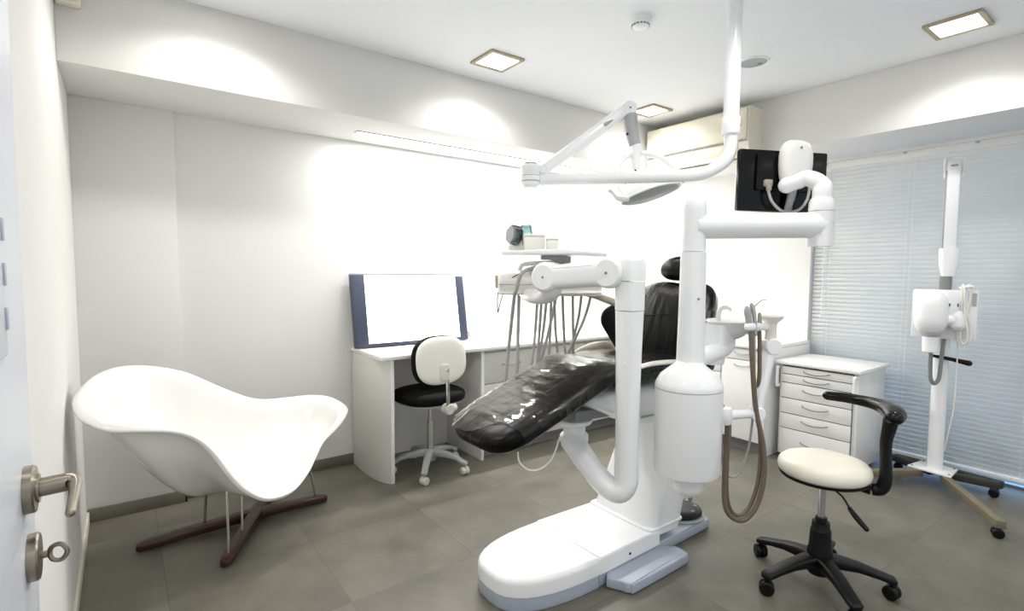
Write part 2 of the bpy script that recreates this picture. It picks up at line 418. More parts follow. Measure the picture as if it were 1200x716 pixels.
for x, y in ((0.35, 0.84), (1.85, 0.84), (0.35, -0.9), (1.85, -0.9), (3.4, -0.9)):  # unseen lamps without fixtures; the row behind the camera is added frontal fill
    l = bpy.data.lights.new('downlight_or_fill', 'SPOT'); l.energy = LAMP_W; l.color = (1.0, 0.968, 0.912); l.spot_size = math.radians(150); l.spot_blend = 0.55; l.shadow_soft_size = 0.07
    o = bpy.data.objects.new('downlight_or_fill', l); COL.objects.link(o); o.location = (x, y, 2.597)

t = thing('linear_light', 'long thin recessed light strip under the dropped back beam', 'light strip', (2.7, 3.3, 2.235))
part('light_diffuser', G().bx(1.23, 4.15, 3.278, 3.318, 2.231, 2.2352), M['strip'], t, 'glowing strip')
part('light_trim', G().bx(1.22, 4.16, 3.272, 3.278, 2.2285, 2.2352).bx(1.22, 4.16, 3.318, 3.324, 2.2285, 2.2352).bx(1.22, 1.23, 3.278, 3.318, 2.2285, 2.2352).bx(4.15, 4.16, 3.278, 3.318, 2.2285, 2.2352), M['alu'], t)
l = bpy.data.lights.new('strip_light', 'AREA'); l.shape = 'RECTANGLE'; l.size = 2.9; l.size_y = 0.04; l.energy = 46; l.color = (1, 0.995, 0.985)
o = bpy.data.objects.new('strip_light', l); COL.objects.link(o); o.location = (2.7, 3.298, 2.229)

sd = thing('smoke_detector', 'round white smoke detector on the ceiling', 'smoke detector', (2.12, 1.78, 2.62))
cm = Matrix.Translation((2.12, 1.78, 2.62)) @ Matrix.Rotation(PI, 4, 'X')
part('mounting_base', G().lathe([(0, 0), (0.052, 0), (0.052, 0.016), (0.048, 0.02), (0, 0.02)], cm), M['plastic'], sd)
part('sensor_head', G().lathe([(0, 0.02), (0.044, 0.02), (0.044, 0.03), (0.041, 0.041), (0.03, 0.048), (0.012, 0.051), (0, 0.051)], cm), M['plastic'], sd)
gz = G()
for i in range(16):
    a = 2*PI*i/16
    gz.box((2.12+0.0435*math.cos(a), 1.78+0.0435*math.sin(a), 2.584), (0.003, 0.011, 0.007), 0, Matrix.Rotation(a, 3, 'Z'))
part('sensor_slots', gz, M['midgrey'], sd, 'dark slots round the rim')
sp = thing('ceiling_speaker', 'round flush white speaker grille on the ceiling', 'speaker', (3.08, 1.72, 2.62))
cm = Matrix.Translation((3.08, 1.72, 2.62)) @ Matrix.Rotation(PI, 4, 'X')
part('speaker_rim', G().lathe([(0.078, 0), (0.092, 0), (0.092, 0.004), (0.087, 0.008), (0.08, 0.007), (0.078, 0.003)], cm), M['plastic'], sp)
part('speaker_grille', G().lathe([(0, 0), (0.08, 0), (0.08, 0.004), (0, 0.006)], cm), M['grey'], sp, 'pale grey perforated grille')
part('speaker_badge', G().lathe([(0, 0), (0.011, 0), (0.011, 0.008), (0, 0.009)], Matrix.Translation((3.12, 1.70, 2.62)) @ Matrix.Rotation(PI, 4, 'X')), M['midgrey'], sp)
dt = thing('motion_detector', 'small white sensor box in the corner on the back beam', 'sensor', (-0.13, 2.95, 2.52))
part('housing', G().bx(-0.185, -0.10, 2.915, 2.976, 2.462, 2.57, 0.008), M['cream'], dt)
part('sensor_lens', G().bx(-0.17, -0.115, 2.911, 2.918, 2.475, 2.51, 0.003), M['grey'], dt)

# air conditioner on the beam above the window side
ac = thing('air_conditioner', 'cream wall-mounted air conditioner under the ceiling', 'air conditioner', (3.82, 2.5, 2.36))
ya, yb = 2.045, 2.955
pf = [(3.82, 2.185), (3.74, 2.185), (3.685, 2.20), (3.652, 2.235), (3.638, 2.29), (3.636, 2.33), (3.640, 2.54), (3.655, 2.556), (3.82, 2.556)]
g = G(); g.loft([[(x, y, z) for x, z in pf] for y in (ya, ya+0.004, yb-0.004, yb)])
part('body', g, M['cream'], ac)
part('front_panel', G().bx(3.618, 3.64, ya+0.012, yb-0.012, 2.325, 2.547, 0.009), M['cream'], ac)
part('louver', G().bar((3.662, (ya+yb)/2-0.40, 2.222), (3.662, (ya+yb)/2+0.40, 2.222), 0.07, 0.008, 0.003, up=(-0.72, 0, 0.62)), M['cream'], ac)
part('air_outlet', G().bar((3.671, (ya+yb)/2-0.405, 2.216), (3.671, (ya+yb)/2+0.405, 2.216), 0.08, 0.006, 0.0, up=(-0.72, 0, 0.62)), M['midgrey'], ac)
part('panel_groove', G().bx(3.632, 3.6375, ya+0.01, yb-0.01, 2.311, 2.319), M['midgrey'], ac)

# ================================================================ BLINDS
bl = thing('venetian_blind', 'pale closed venetian blind covering the tall window', 'blind', (4.47, 0.8, 0))
y0, y1 = -1.15, 1.925
part('head_rail', G().bx(4.44, 4.49, y0, y1, 2.165, 2.215, 0.003), M['slat'], bl)
g = G(); n = 64; pitch = 2.075/n
for i in range(n):
    z = 0.104 + i*pitch
    sec = []
    for s_ in (-1, -0.5, 0, 0.5, 1):
        a = math.radians(63); w_ = 0.0203
        u = s_*w_; h = 0.0026*(1-s_*s_)
        sec.append((4.466 - u*math.cos(a) - h*math.sin(a), z + u*math.sin(a) - h*math.cos(a)))
    a = math.radians(63); off = (0.0011*math.sin(a), 0.0011*math.cos(a))
    ring = sec + [(x+off[0], zz+off[1]) for x, zz in reversed(sec)]
    g.loft([[(x, yy, zz) for x, zz in ring] for yy in (y0+0.004, y1-0.004)])
part('slats', g, M['slat'], bl, sharp=50)
part('bottom_rail', G().bx(4.447, 4.487, y0+0.004, y1-0.004, 0.058, 0.082, 0.004), M['lam'], bl)
for yy in (1.80, 1.28, 0.62, -0.1, -0.8):
    part('ladder_cord', G().tube([(4.450, yy, 0.07), (4.450, yy, 2.17)], 0.0012, seg=6, smooth=0).tube([(4.450, yy+0.03, 0.07), (4.450, yy+0.03, 2.17)], 0.0009, seg=6, smooth=0), M['lam'], bl)
for yy in (1.855, 1.34, 0.95):
    part('rail_bracket', G().bx(4.432, 4.452, yy-0.010, yy+0.010, 2.20, 2.217, 0.002), M['alu'], bl)
part('tilt_wand', G().tube([(4.436, 1.84, 2.12), (4.434, 1.84, 1.0)], 0.003, seg=8, smooth=0, cap='round'), M['lam'], bl)

# ================================================================ WORKTOP AND CABINETS
T0, T1 = 0.795, 0.825
out = [(1.262, 3.556), (1.262, 3.07), (1.266, 3.04), (1.29, 3.03), (1.40, 3.026), (3.69, 3.026), (3.71, 3.0), (3.715, 2.95), (3.715, 1.905), (4.416, 1.905), (4.416, 3.556)]
wt = solo('worktop', G().prism(out, T0, T1, bevel=0.008, steps=3), M['lam'], 'white L-shaped worktop running along the back wall and corner', 'worktop', (1.3, 3.3, T0))
# desk end panel with a bowed outer edge
dp = thing('desk_end_panel', 'pale upright panel carrying the left end of the worktop', 'panel', (1.31, 3.3, 0))
pan = [(1.268, 3.545), (1.262, 3.42), (1.262, 3.30), (1.272, 3.18), (1.298, 3.09), (1.33, 3.045), (1.352, 3.045), (1.352, 3.545)]
part('panel', G().prism(pan, 0, T0, bevel=0.003), M['lamgrey'], dp, sharp=50)
part('edge_band', G().bx(1.331, 1.3535, 3.0415, 3.046, 0.002, T0-0.001, 0.001), M['lam'], dp)

def bow_handle(name, a, b, outv, parent, m, sag=0.012, r=0.0035):
    """slim bow-shaped pull from a to b standing off along outv"""
    a, b, o_ = Vector(a), Vector(b), Vector(outv)
    pts = [a, a+o_*0.7+(b-a)*0.04, a+o_+(b-a)*0.15+Vector((0, 0, -sag*0.5)), (a+b)/2+o_*1.15+Vector((0, 0, -sag)), b+o_+(a-b)*0.15+Vector((0, 0, -sag*0.5)), b+o_*0.7+(a-b)*0.04, b]
    return part(name, G().tube(pts, r, seg=8, smooth=4), m, parent)

def base_unit(label, x0, x1, yf, rows, handles=True):
    """cabinet facing the room on the back-wall run; rows of (z0, z1, kind)"""
    t = thing('base_cabinet', label, 'cabinet', ((x0+x1)/2, 3.3, 0), 'white base cabinets under the worktop')
    part('carcass', G().bx(x0, x1, yf+0.02, 3.555, 0.09, T0-0.001), M['lamgrey'], t)
    part('plinth', G().bx(x0, x1, yf+0.06, 3.5, 0, 0.09), M['midgrey'], t)
    for z0, z1, kind in rows:
        f = part(kind, G().bx(x0+0.004, x1-0.004, yf, yf+0.0195, z0+0.003, z1-0.003, 0.0025), M['lamgrey'], t)
        if handles:
            zc = (z0+z1)/2 if kind == 'drawer' else z1-0.05
            xc = (x0+x1)/2
            bow_handle('handle', (xc-0.085, yf+0.001, zc+0.02), (xc+0.085, yf+0.001, zc+0.02), (0, -0.02, 0), f, M['steel'])
    return t
DR = [(0.09, 0.33, 'drawer'), (0.33, 0.545, 'drawer'), (0.545, 0.775, 'drawer')]
base_unit('white drawer cabinet under the worktop right beside the desk kneehole', 2.05, 2.545, 3.075, DR)
base_unit('white drawer cabinet under the worktop second from the desk kneehole', 2.552, 3.06, 3.075, DR)
base_unit('white drawer cabinet under the worktop next to the inner corner', 3.067, 3.68, 3.075, [(0.09, 0.33, 'drawer'), (0.33, 0.545, 'drawer'), (0.545, 0.66, 'drawer'), (0.66, 0.775, 'drawer')])
# filler panel between kneehole and cabinets
solo('kneehole_side_panel', G().bx(2.022, 2.046, 3.06, 3.555, 0, T0-0.001, 0.002), M['lam'], 'white upright panel closing the right side of the desk kneehole', 'panel', (2.034, 3.3, 0))

def side_unit(label, ya, yb, xf, rows):
    """cabinet of the short run along the right wall, fronts facing the chair"""
    t = thing('base_cabinet', label, 'cabinet', (4.1, (ya+yb)/2, 0), 'white base cabinets under the worktop')
    part('carcass', G().bx(xf+0.02, 4.415, ya, yb, 0.09, T0-0.001), M['lam'], t)
    part('plinth', G().bx(xf+0.06, 4.40, ya, yb, 0, 0.09), M['midgrey'], t)
    for z0, z1, kind in rows:
        f = part(kind, G().bx(xf, xf+0.0195, ya+0.004, yb-0.004, z0+0.003, z1-0.003, 0.0025), M['lam'], t)
        yc = (ya+yb)/2; zc = (z1-0.035) if kind == 'door' else (z0+z1)/2+0.012
        bow_handle('handle', (xf+0.001, yc+0.07, zc), (xf+0.001, yc-0.07, zc), (-0.02, 0, 0), f, M['steel'])
    return t
side_unit('white cabinet with one drawer over a door at the open end of the worktop', 1.912, 2.262, 3.745, [(0.09, 0.70, 'door'), (0.70, 0.79, 'drawer')])
side_unit('white cabinet of stacked drawers behind the spittoon column', 2.268, 2.62, 3.745, [(0.09, 0.27, 'drawer'), (0.27, 0.43, 'drawer'), (0.43, 0.58, 'drawer'), (0.58, 0.69, 'drawer'), (0.69, 0.79, 'drawer')])
solo('cabinet_end_panel', G().bx(3.735, 4.415, 1.906, 1.9115, 0.0, T0-0.001), M['lam'], 'white end panel closing the worktop run beside the drawer trolley', 'panel', (4.07, 1.909, 0))
# black tray on the side worktop
tr = thing('instrument_tray', 'shallow black tray lying on the side worktop', 'tray', (4.472, 2.524, 0.825))
tx, ty, tz = tr.location
part('tray_base', G().bx(tx-0.11, tx+0.13, ty-0.18, ty+0.16, 0.8255, 0.832, 0.002), M['gloss'], tr)
part('tray_rim', G().tube([(tx-0.11, ty-0.18, 0.838), (tx+0.13, ty-0.18, 0.838), (tx+0.13, ty+0.16, 0.838), (tx-0.11, ty+0.16, 0.838)], 0.007, seg=8, smooth=0, closed=True), M['gloss'], tr)

# drawer trolley
tl = thing('drawer_trolley', 'white six-drawer trolley standing in front of the blinds', 'drawer trolley', (4.08, 1.6, 0))
xa, xb, ya, yb = 3.845, 4.33, 1.352, 1.862
part('carcass', G().bx(xa+0.02, xb, ya, yb, 0.035, 0.70, 0.003), M['lam'], tl)
part('top', G().bx(xa-0.028, xb+0.012, ya-0.026, yb+0.018, 0.70, 0.726, 0.007), M['lam'], tl)
zs = [0.036, 0.232, 0.342, 0.454, 0.566, 0.628, 0.686]
for i in range(6):
    f = part('drawer', G().bx(xa+0.0, xa+0.0195, ya+0.03, yb-0.018, zs[i]+0.0035, zs[i+1]-0.0025, 0.002), M['lam'], tl)
    zc = (zs[i]+zs[i+1])/2 + (0.018 if i < 4 else 0.008)
    bow_handle('handle', (xa+0.001, 1.692, zc), (xa+0.001, 1.522, zc), (-0.022, 0, 0), f, M['midgrey'], sag=0.014, r=0.0036)
part('drawer_gap_shade', G().bx(xa+0.012, xa+0.021, ya+0.028, yb-0.016, 0.036, 0.69), M['shadow'], tl)  # dark sheet whose colour stands in for shade between the drawers
for yy in (ya+0.008, yb-0.002):
    part('side_handle', G().tube([(xa+0.02, yy, 0.675), (xa-0.02, yy, 0.675), (xa-0.03, yy, 0.665), (xa-0.03, yy, 0.55), (xa-0.02, yy, 0.54), (xa+0.02, yy, 0.54)], 0.0095, seg=10, smooth=4, sq=3), M['plastic'], tl)
for xx in (xa+0.07, xb-0.05):
    for yy in (ya+0.05, yb-0.05):
        part('caster', G().lathe([(0, -0.009), (0.014, -0.009), (0.0165, -0.006), (0.0165, 0.006), (0.014, 0.009), (0, 0.009)], frame((xx, yy, 0.0165), (0, 1, 0)), seg=16).bx(xx-0.008, xx+0.008, yy-0.011, yy+0.011, 0.027, 0.037), M['black'], tl)

# ================================================================ LIGHT BOX ON THE DESK
lb = thing('xray_light_box', 'glowing white viewer panel with slate blue sides leaning on the wall above the desk', 'light box', (1.7, 3.46, T1))
A = Vector((1.245, 3.41, 0.8325)); tilt = math.radians(10.5)
fm = Matrix.Translation(A) @ Matrix.Rotation(-tilt, 4, 'X')      # local x along the wall, z up the panel, y into the wall
WB, HB = 0.885, 0.512
def lbx(x0, x1, y0, y1, z0, z1, b=0.002):
    g = G(); g.bx(x0, x1, y0, y1, z0, z1, b); bmesh.ops.transform(g.bm, matrix=fm, verts=g.bm.verts); return g
part('housing', lbx(0.004, WB-0.004, 0.006, 0.038, 0.003, HB-0.003), M['alu'], lb)
part('screen', lbx(0.094, WB-0.066, 0.001, 0.007, 0.022, HB-0.014), M['screen'], lb, 'glowing white screen')
part('side_frame', lbx(0, 0.095, -0.001, 0.036, 0, HB-0.008), M['boxframe'], lb)
part('side_frame', lbx(WB-0.068, WB, -0.001, 0.036, 0, HB-0.022), M['boxframe'], lb)
part('top_rail', lbx(0, WB-0.07, -0.002, 0.036, HB-0.014, HB), M['alu'], lb)
part('end_cap', lbx(WB-0.07, WB, -0.002, 0.036, HB-0.022, HB), M['lam'], lb)
part('bottom_rail', lbx(0.094, WB-0.066, -0.004, 0.03, 0, 0.024, 0.006), M['boxframe'], lb)
part('cable', G().tube([(2.10, 3.45, 0.86), (2.125, 3.42, 0.885), (2.15, 3.43, 0.87), (2.16, 3.46, 0.845), (2.14, 3.49, 0.832), (2.12, 3.53, 0.830)], 0.0025, seg=6), M['black'], lb)

# ================================================================ LOUNGE CHAIR
lc = thing('lounge_chair', 'sculpted white shell lounge chair on a dark wooden cross base by the back wall', 'lounge chair', (0.54, 3.02, 0))
rim = [(-0.175, 2.620, 0.842), (-0.164, 2.700, 0.866), (-0.127, 2.820, 0.893), (-0.069, 2.920, 0.904), (0.011, 3.000, 0.903), (0.122, 3.070, 0.885), (0.257, 3.120, 0.837), (0.424, 3.170, 0.727), (0.588, 3.200, 0.637), (0.752, 3.220, 0.616),
       (0.898, 3.220, 0.611), (1.010, 3.170, 0.590), (1.069, 3.070, 0.539), (1.016, 2.980, 0.495), (0.934, 2.910, 0.457), (0.858, 2.850, 0.428), (0.797, 2.770, 0.388), (0.725, 2.670, 0.344), (0.623, 2.560, 0.315), (0.506, 2.500, 0.329),
       (0.419, 2.480, 0.390), (0.354, 2.480, 0.474), (0.289, 2.500, 0.590), (0.230, 2.520, 0.655), (0.156, 2.520, 0.694), (0.055, 2.500, 0.720), (-0.051, 2.480, 0.744), (-0.116, 2.500, 0.777), (-0.158, 2.550, 0.808)]
RM = [Vector(p) for p in catmull(rim, 4, True)]
def bottom_pt(p):
    x = min(max(0.26+(p.x-0.02)*0.42, 0.31), 0.62)
    return Vector((x, 2.87, 0.285+0.03*max(0, (x-0.45))/0.17))
rings = []
for t in (0, 0.02, 0.05, 0.09, 0.14, 0.2, 0.28, 0.37, 0.47, 0.58, 0.7, 0.82, 0.92):
    rg = []
    for p in RM:
        c = bottom_pt(p)
        wing = min(1, max(0, (0.35-p.x)/0.4))
        pw = 1.75-0.35*wing
        s_ = (1-wing)*(1-(1-t)**pw)+wing*(1-math.cos(PI*t**0.85))/2
        lip = max(0, 1-t/0.09)**2*0.012
        xy = p.lerp(c, t)
        z = p.z+(c.z-p.z)*s_ - lip
        # flared roll-over near the edge
        z += 0.05*math.sin(min(1, t/0.3)*PI)*(1-0.2*wing)*(1 if t < 0.3 else 0)*min(1, (p.z-c.z)/0.2)
        rg.append((xy.x, xy.y, z))
    rings.append(rg)
g = G(); g.loft(rings, cap0=False, cap1=True)
sh = part('shell', g, M['shell'], lc, sharp=180)
md = sh.modifiers.new('thickness', 'SOLIDIFY'); md.thickness = 0.022; md.offset = -1
md = sh.modifiers.new('smooth', 'SUBSURF'); md.levels = 1; md.render_levels = 2
def wood_beam(a, b, name):
    a, b = Vector(a), Vector(b); d_ = (b-a); L_ = d_.length; x = d_.normalized(); y = Vector((0, 0, 1)).cross(x)
    rg = []
    for s_, h0, h1, w_ in ((0, 0.012, 0.036, 0.012), (0.01, 0.008, 0.042, 0.022), (0.04, 0.008, 0.046, 0.027), (0.25, 0.014, 0.058, 0.030), (0.5, 0.018, 0.068, 0.034), (0.75, 0.014, 0.058, 0.030), (0.96, 0.008, 0.046, 0.027), (0.99, 0.008, 0.042, 0.022), (1, 0.012, 0.036, 0.012)):
        c = a+d_*s_
        rg.append([Vector((c.x, c.y, (h0+h1)/2))+y*u+Vector((0, 0, v)) for u, v in sell(w_, (h1-h0)/2, 5, 20)])
    bm_ = part(name, G().loft(rg), M['wood'], lc, 'dark reddish wood', sharp=45)
    for q in (a+d_*0.03, b-d_*0.03):
        part('glide', G().lathe([(0, 0), (0.012, 0), (0.012, 0.010), (0, 0.010)], (q.x, q.y, 0)), M['chrome'], bm_)
wood_beam((0.012, 3.0, 0), (0.925, 3.04, 0), 'base_beam')
wood_beam((0.33, 2.60, 0), (0.76, 3.45, 0), 'base_beam')
def rod(a, b, r=0.0065):
    part('chrome_rod', G().tube([a, b], r, seg=12, smooth=0), M['chrome'], lc)
rod((0.30, 3.012, 0.055), (0.31, 2.97, 0.30)); rod((0.355, 2.655, 0.045), (0.36, 2.68, 0.40)); rod((0.44, 2.82, 0.06), (0.45, 2.85, 0.30))
rod((0.86, 3.037, 0.05), (0.80, 2.99, 0.335)); rod((0.70, 3.33, 0.05), (0.62, 3.03, 0.33))

# ================================================================ DENTAL CHAIR
YC = 1.715
dc = thing('dental_chair', 'white and black reclining dental chair in the middle of the room', 'dental chair', (1.75, YC, 0))
def toe(x0, hw, xe, n=18, xc=None):
    """outline: half-ellipse nose at x0 growing to half width hw, square end at xe"""
    o_ = []; a = 0.42
    for i in range(n+1):
        t = PI/2+PI*i/n
        cc, ss = math.cos(t), math.sin(t)
        o_.append((x0+a+a*math.copysign(abs(cc)**0.85, cc), YC+hw*math.copysign(abs(ss)**0.72, ss)))
    return o_+[(xe, YC-hw), (xe, YC+hw)]
part('toe_plinth', G().prism(toe(1.165, 0.213, 1.598), 0, 0.062, bevel=0.004), M['base'], dc, 'pale blue-grey rim under the toe cover')
part('toe_cover', G().prism(toe(1.163, 0.216, 1.614), 0.060, 0.132, bevel=0.022, steps=5, bottom=False), M['plastic'], dc, 'rounded white toe cover')
rr = lambda x0, x1, y0, y1, r, n=5: [(cx+r*math.cos(a0+PI/2*i/n), cy+r*math.sin(a0+PI/2*i/n)) for cx, cy, a0 in ((x1-r, y1-r, 0), (x0+r, y1-r, PI/2), (x0+r, y0+r, PI), (x1-r, y0+r, 1.5*PI)) for i in range(n+1)]
part('base_cover', G().prism([(1.604, YC-0.216), (2.02, YC-0.205), (2.02, YC+0.205), (1.604, YC+0.216)], 0.058, 0.132, bevel=0.012, steps=4, bottom=False), M['plastic'], dc, 'white cover behind the toe')
part('base_plinth', G().prism([(1.603, YC-0.212), (2.02, YC-0.2), (2.42, YC-0.185), (2.47, YC-0.15), (2.47, YC+0.15), (2.42, YC+0.185), (2.02, YC+0.2), (1.603, YC+0.212)], 0, 0.060, bevel=0.008), M['base'], dc, 'pale blue-grey plinth')
def foot(sgn):
    o_ = [(1.66, 0.20), (1.655, 0.29), (1.675, 0.325), (1.71, 0.335), (2.04, 0.33), (2.08, 0.31), (2.085, 0.25), (2.06, 0.23), (2.08, 0.20), (2.42, 0.19), (2.47, 0.17), (2.48, 0.13), (2.44, 0.09), (2.1, 0.09)]
    part('stabiliser_foot', G().prism(catmull([(x, YC+sgn*y) for x, y in o_], 3, True), 0.004, 0.050, bevel=0.007, steps=3), M['base'], dc, 'pale grey outrigger foot')
foot(-1); foot(1)
part('cover_screw', G().lathe([(0, 0), (0.006, 0), (0.005, 0.003), (0, 0.004)], frame((1.80, YC-0.2115, 0.088), (0, -1, 0))), M['black'], dc)
# slanted lift column
rg = []
for s_ in [i/10 for i in range(11)]:
    x = 1.955+s_*0.23; z = 0.10+s_*0.52; w_ = 0.20-0.035*s_; dpt = 0.125-0.01*s_
    rg.append([(x+dpt+u, YC+v, z) for u, v in sell(dpt, w_, 7, 40)])
part('lift_column', G().loft(rg), M['plastic'], dc)
part('column_foot_trim', G().prism(rr(1.95, 2.215, YC-0.204, YC+0.204, 0.03), 0.128, 0.14, bevel=0.004), M['plastic'], dc)
rg = []
for i in range(14):
    z = 0.56+i*0.007; k = 1.0 if i % 2 else 0.93
    rg.append([(2.33+u*k, YC-0.02+v*k, z) for u, v in sell(0.15, 0.15, 4, 28)])
part('bellows', G().loft(rg), M['black'], dc, 'black ribbed bellows', sharp=20)
# seat pan
rg = []
for x, zb, zt, w_ in ((1.60, 0.775, 0.795, 0.08), (1.63, 0.755, 0.815, 0.13), (1.70, 0.725, 0.83, 0.175), (1.80, 0.68, 0.842, 0.20), (1.95, 0.635, 0.85, 0.215), (2.2, 0.63, 0.85, 0.215), (2.33, 0.65, 0.85, 0.205), (2.40, 0.69, 0.84, 0.17), (2.42, 0.72, 0.82, 0.12)):
    rg.append([(x, YC+u, (zb+zt)/2+v) for u, v in sell(w_, (zt-zb)/2, 4, 32)])
part('seat_pan', G().loft(rg), M['plastic'], dc, 'white shell under the seat')
part('seat_pan_seam', G().bx(1.86, 2.34, YC-0.2165, YC-0.205, 0.70, 0.706), M['grey'], dc)
part('lift_bracket', G().bar((1.54, YC-0.04, 0.735), (1.84, YC-0.04, 0.72), 0.16, 0.045, 0.01), M['midgrey'], dc)
# upholstery
def cushion(st, n=4.5, seg=44):
    """stations: x, z of the middle, half width, half thickness, slope angle"""
    rg = []
    for x, z, w_, h, a in catmull(st, 4):
        c, s_ = math.cos(a), math.sin(a)
        rg.append([(x-v*s_, YC+u, z+v*c) for u, v in sell(max(w_, .002), max(h, .002), n, seg)])
    return G().loft(rg)
SL = 0.36
lz = lambda x: 0.700+0.386*(x-1.12)
LEG = [(1.082, lz(1.082)-0.005, 0.06, 0.006, SL), (1.087, lz(1.087), 0.105, 0.022, SL), (1.10, lz(1.10), 0.145, 0.032, SL), (1.13, lz(1.13), 0.182, 0.039, SL), (1.18, lz(1.18), 0.205, 0.042, SL), (1.25, lz(1.25), 0.213, 0.043, SL), (1.40, lz(1.40), 0.216, 0.043, SL), (1.55, lz(1.55), 0.217, 0.043, SL), (1.66, lz(1.66), 0.217, 0.043, SL*0.9), (1.715, lz(1.715)-0.004, 0.212, 0.04, SL*0.8), (1.735, lz(1.73)-0.006, 0.19, 0.02, SL*0.8)]
part('legrest', cushion(LEG), M['leather2'], dc, 'black padded legrest with rounded toe end', sharp=180)
SEAT = [(1.705, 0.888, 0.19, 0.012, 0.2), (1.715, 0.888, 0.213, 0.035, 0.2), (1.75, 0.895, 0.223, 0.045, 0.15), (1.85, 0.902, 0.228, 0.05, 0.03), (2.0, 0.896, 0.232, 0.05, -0.06), (2.15, 0.888, 0.235, 0.05, -0.03), (2.30, 0.888, 0.235, 0.05, 0.0), (2.40, 0.89, 0.225, 0.045, 0.0), (2.44, 0.89, 0.2, 0.02, 0)]
part('seat', cushion(SEAT), M['leather2'], dc, sharp=180)
# clear wrinkled sheet over legrest and front of the seat
def film_ring(x, z, w_, h, a, k):
    c, s_ = math.cos(a), math.sin(a); o_ = []
    for i in range(41):
        t = -0.30+(PI+0.60)*i/40
        u = (w_+0.007)*math.copysign(abs(math.cos(t))**(2/4.5), math.cos(t)); v = (h+0.007)*math.copysign(abs(math.sin(t))**(2/4.5), math.sin(t))
        v += 0.0035*math.sin(9*u/0.2+k*1.7)*math.sin(k*2.3+u*31)+0.003*math.sin(k*3.1+4*i)
        o_.append((x-v*s_, YC+u, z+v*c))
    return o_
rg = []
for k, (x, z, w_, h, a) in enumerate(catmull(LEG[4:10], 6)[1:]): rg.append(film_ring(x, z, w_, h, a, k))
for k, (x, z, w_, h, a) in enumerate(catmull(SEAT[2:6], 5)): rg.append(film_ring(x+0.005, z, w_, h, a, k+40))
# the sheet's toe end dips between the two bare corners
def dip(rgs):
    f0 = rgs[0]; o_ = []
    for i, p in enumerate(f0):
        u = (p[1]-YC)/0.21; ss = min(1, max(0, (u+0.42)/0.45)); ext = 0.095*ss*ss*(3-2*ss)*(1-0.55*min(1, max(0, (u-0.7)/0.3)))
        o_.append((p[0]-ext, YC+(p[1]-YC)*(1-0.06*ext/0.07), p[2]-ext*0.386-0.016*(ext/0.095)**2))
    return [o_]+rgs
fm_ = G().loft(dip(rg), cap0=False, cap1=False, closed=False)
fc = part('plastic_cover', fm_, M['film'], dc, 'clear wrinkled plastic sheet over legrest and seat', sharp=180)
md = fc.modifiers.new('smooth', 'SUBSURF'); md.levels = 1; md.render_levels = 1
# backrest: local u across (world -y is +u), v up the back, normal towards the toe
ba = math.radians(23)
nrm = Vector((-math.cos(ba), 0, math.sin(ba))); vup = Vector((math.sin(ba), 0, math.cos(ba)))
BM = frame((2.26, YC+0.03, 0.83), nrm, (0, -1, 0))
half = [(0, 0), (0.14, 0.0), (0.21, 0.02), (0.26, 0.07), (0.305, 0.13), (0.34, 0.19), (0.345, 0.26), (0.32, 0.32), (0.282, 0.355), (0.262, 0.40), (0.235, 0.455), (0.185, 0.497), (0.12, 0.514), (0.06, 0.512), (0, 0.506)]
pts = catmull(half, 4); bo = pts+[(-u, v) for u, v in reversed(pts[1:-1])]
def winged(g):
    inv = BM.inverted()
    for v in g.bm.verts:
        q = inv @ v.co; q.z += 5.0*max(0, abs(q.x)-0.17)**2; v.co = BM @ q
    return g
part('backrest', winged(G().pillow(bo, 0.13, BM, p=3.2, rings=10, back=0.7)), M['leather'], dc, 'black winged backrest', sharp=180)
part('backrest_seam', G().tube([tuple(BM @ Vector((u, 0.30-0.02*abs(u)/0.2, 0.0665))) for u in (-0.17, -0.08, 0, 0.08, 0.17)], 0.0022, seg=6, smooth=3), M['gloss'], dc)
for sg in (-1, 1):
    part('backrest_seam', G().tube([tuple(BM @ Vector((sg*u, v, h))) for u, v, h in ((0.15, 0.06, 0.058), (0.18, 0.16, 0.060), (0.175, 0.28, 0.060), (0.16, 0.40, 0.056), (0.15, 0.455, 0.045))], 0.0022, seg=6, smooth=3), M['gloss'], dc)
part('back_shell', winged(G().pillow([(u*0.93, 0.02+v*0.95) for u, v in bo], 0.05, BM @ Matrix.Translation((0, 0, -0.05)), p=4)), M['plastic'], dc, 'white rear shell', sharp=180)
HM = frame((2.463, YC+0.03, 1.372), Vector((-math.cos(math.radians(14)), 0, math.sin(math.radians(14)))), (0, -1, 0))
ho = [(0.0, -0.062), (0.07, -0.058), (0.115, -0.035), (0.13, 0.0), (0.115, 0.038), (0.075, 0.066), (0.0, 0.078)]
hp = catmull(ho, 4); ho = hp+[(-u, v) for u, v in reversed(hp[1:-1])]
part('headrest', G().pillow(ho, 0.10, HM, p=2.6, rings=8), M['leather2'], dc, 'black padded headrest', sharp=180)
part('headrest_stem', G().bar((2.49, YC+0.03, 1.36), (2.46, YC+0.03, 1.20), 0.045, 0.012, 0.003, up=(1, 0, 0)), M['chrome'], dc)
part('armrest', G().tube([(1.86, 2.0, 0.84), (1.90, 2.0, 0.90), (1.97, 2.0, 0.935), (2.08, 2.0, 0.952), (2.16, 2.0, 0.945), (2.20, 2.0, 0.915)], [0.016, 0.02, 0.022, 0.023, 0.022, 0.018], seg=14, smooth=5, cap='round'), M['beige'], dc, 'curved beige-grey armrest')
part('armrest', G().tube([(1.74, 1.455, 0.945), (1.86, 1.452, 0.955), (2.02, 1.452, 0.948), (2.22, 1.47, 0.93)], [0.013, 0.015, 0.015, 0.012], seg=14, smooth=5, cap='round', ratio=0.7), M['warm'], dc, 'ivory armrest on the column side')
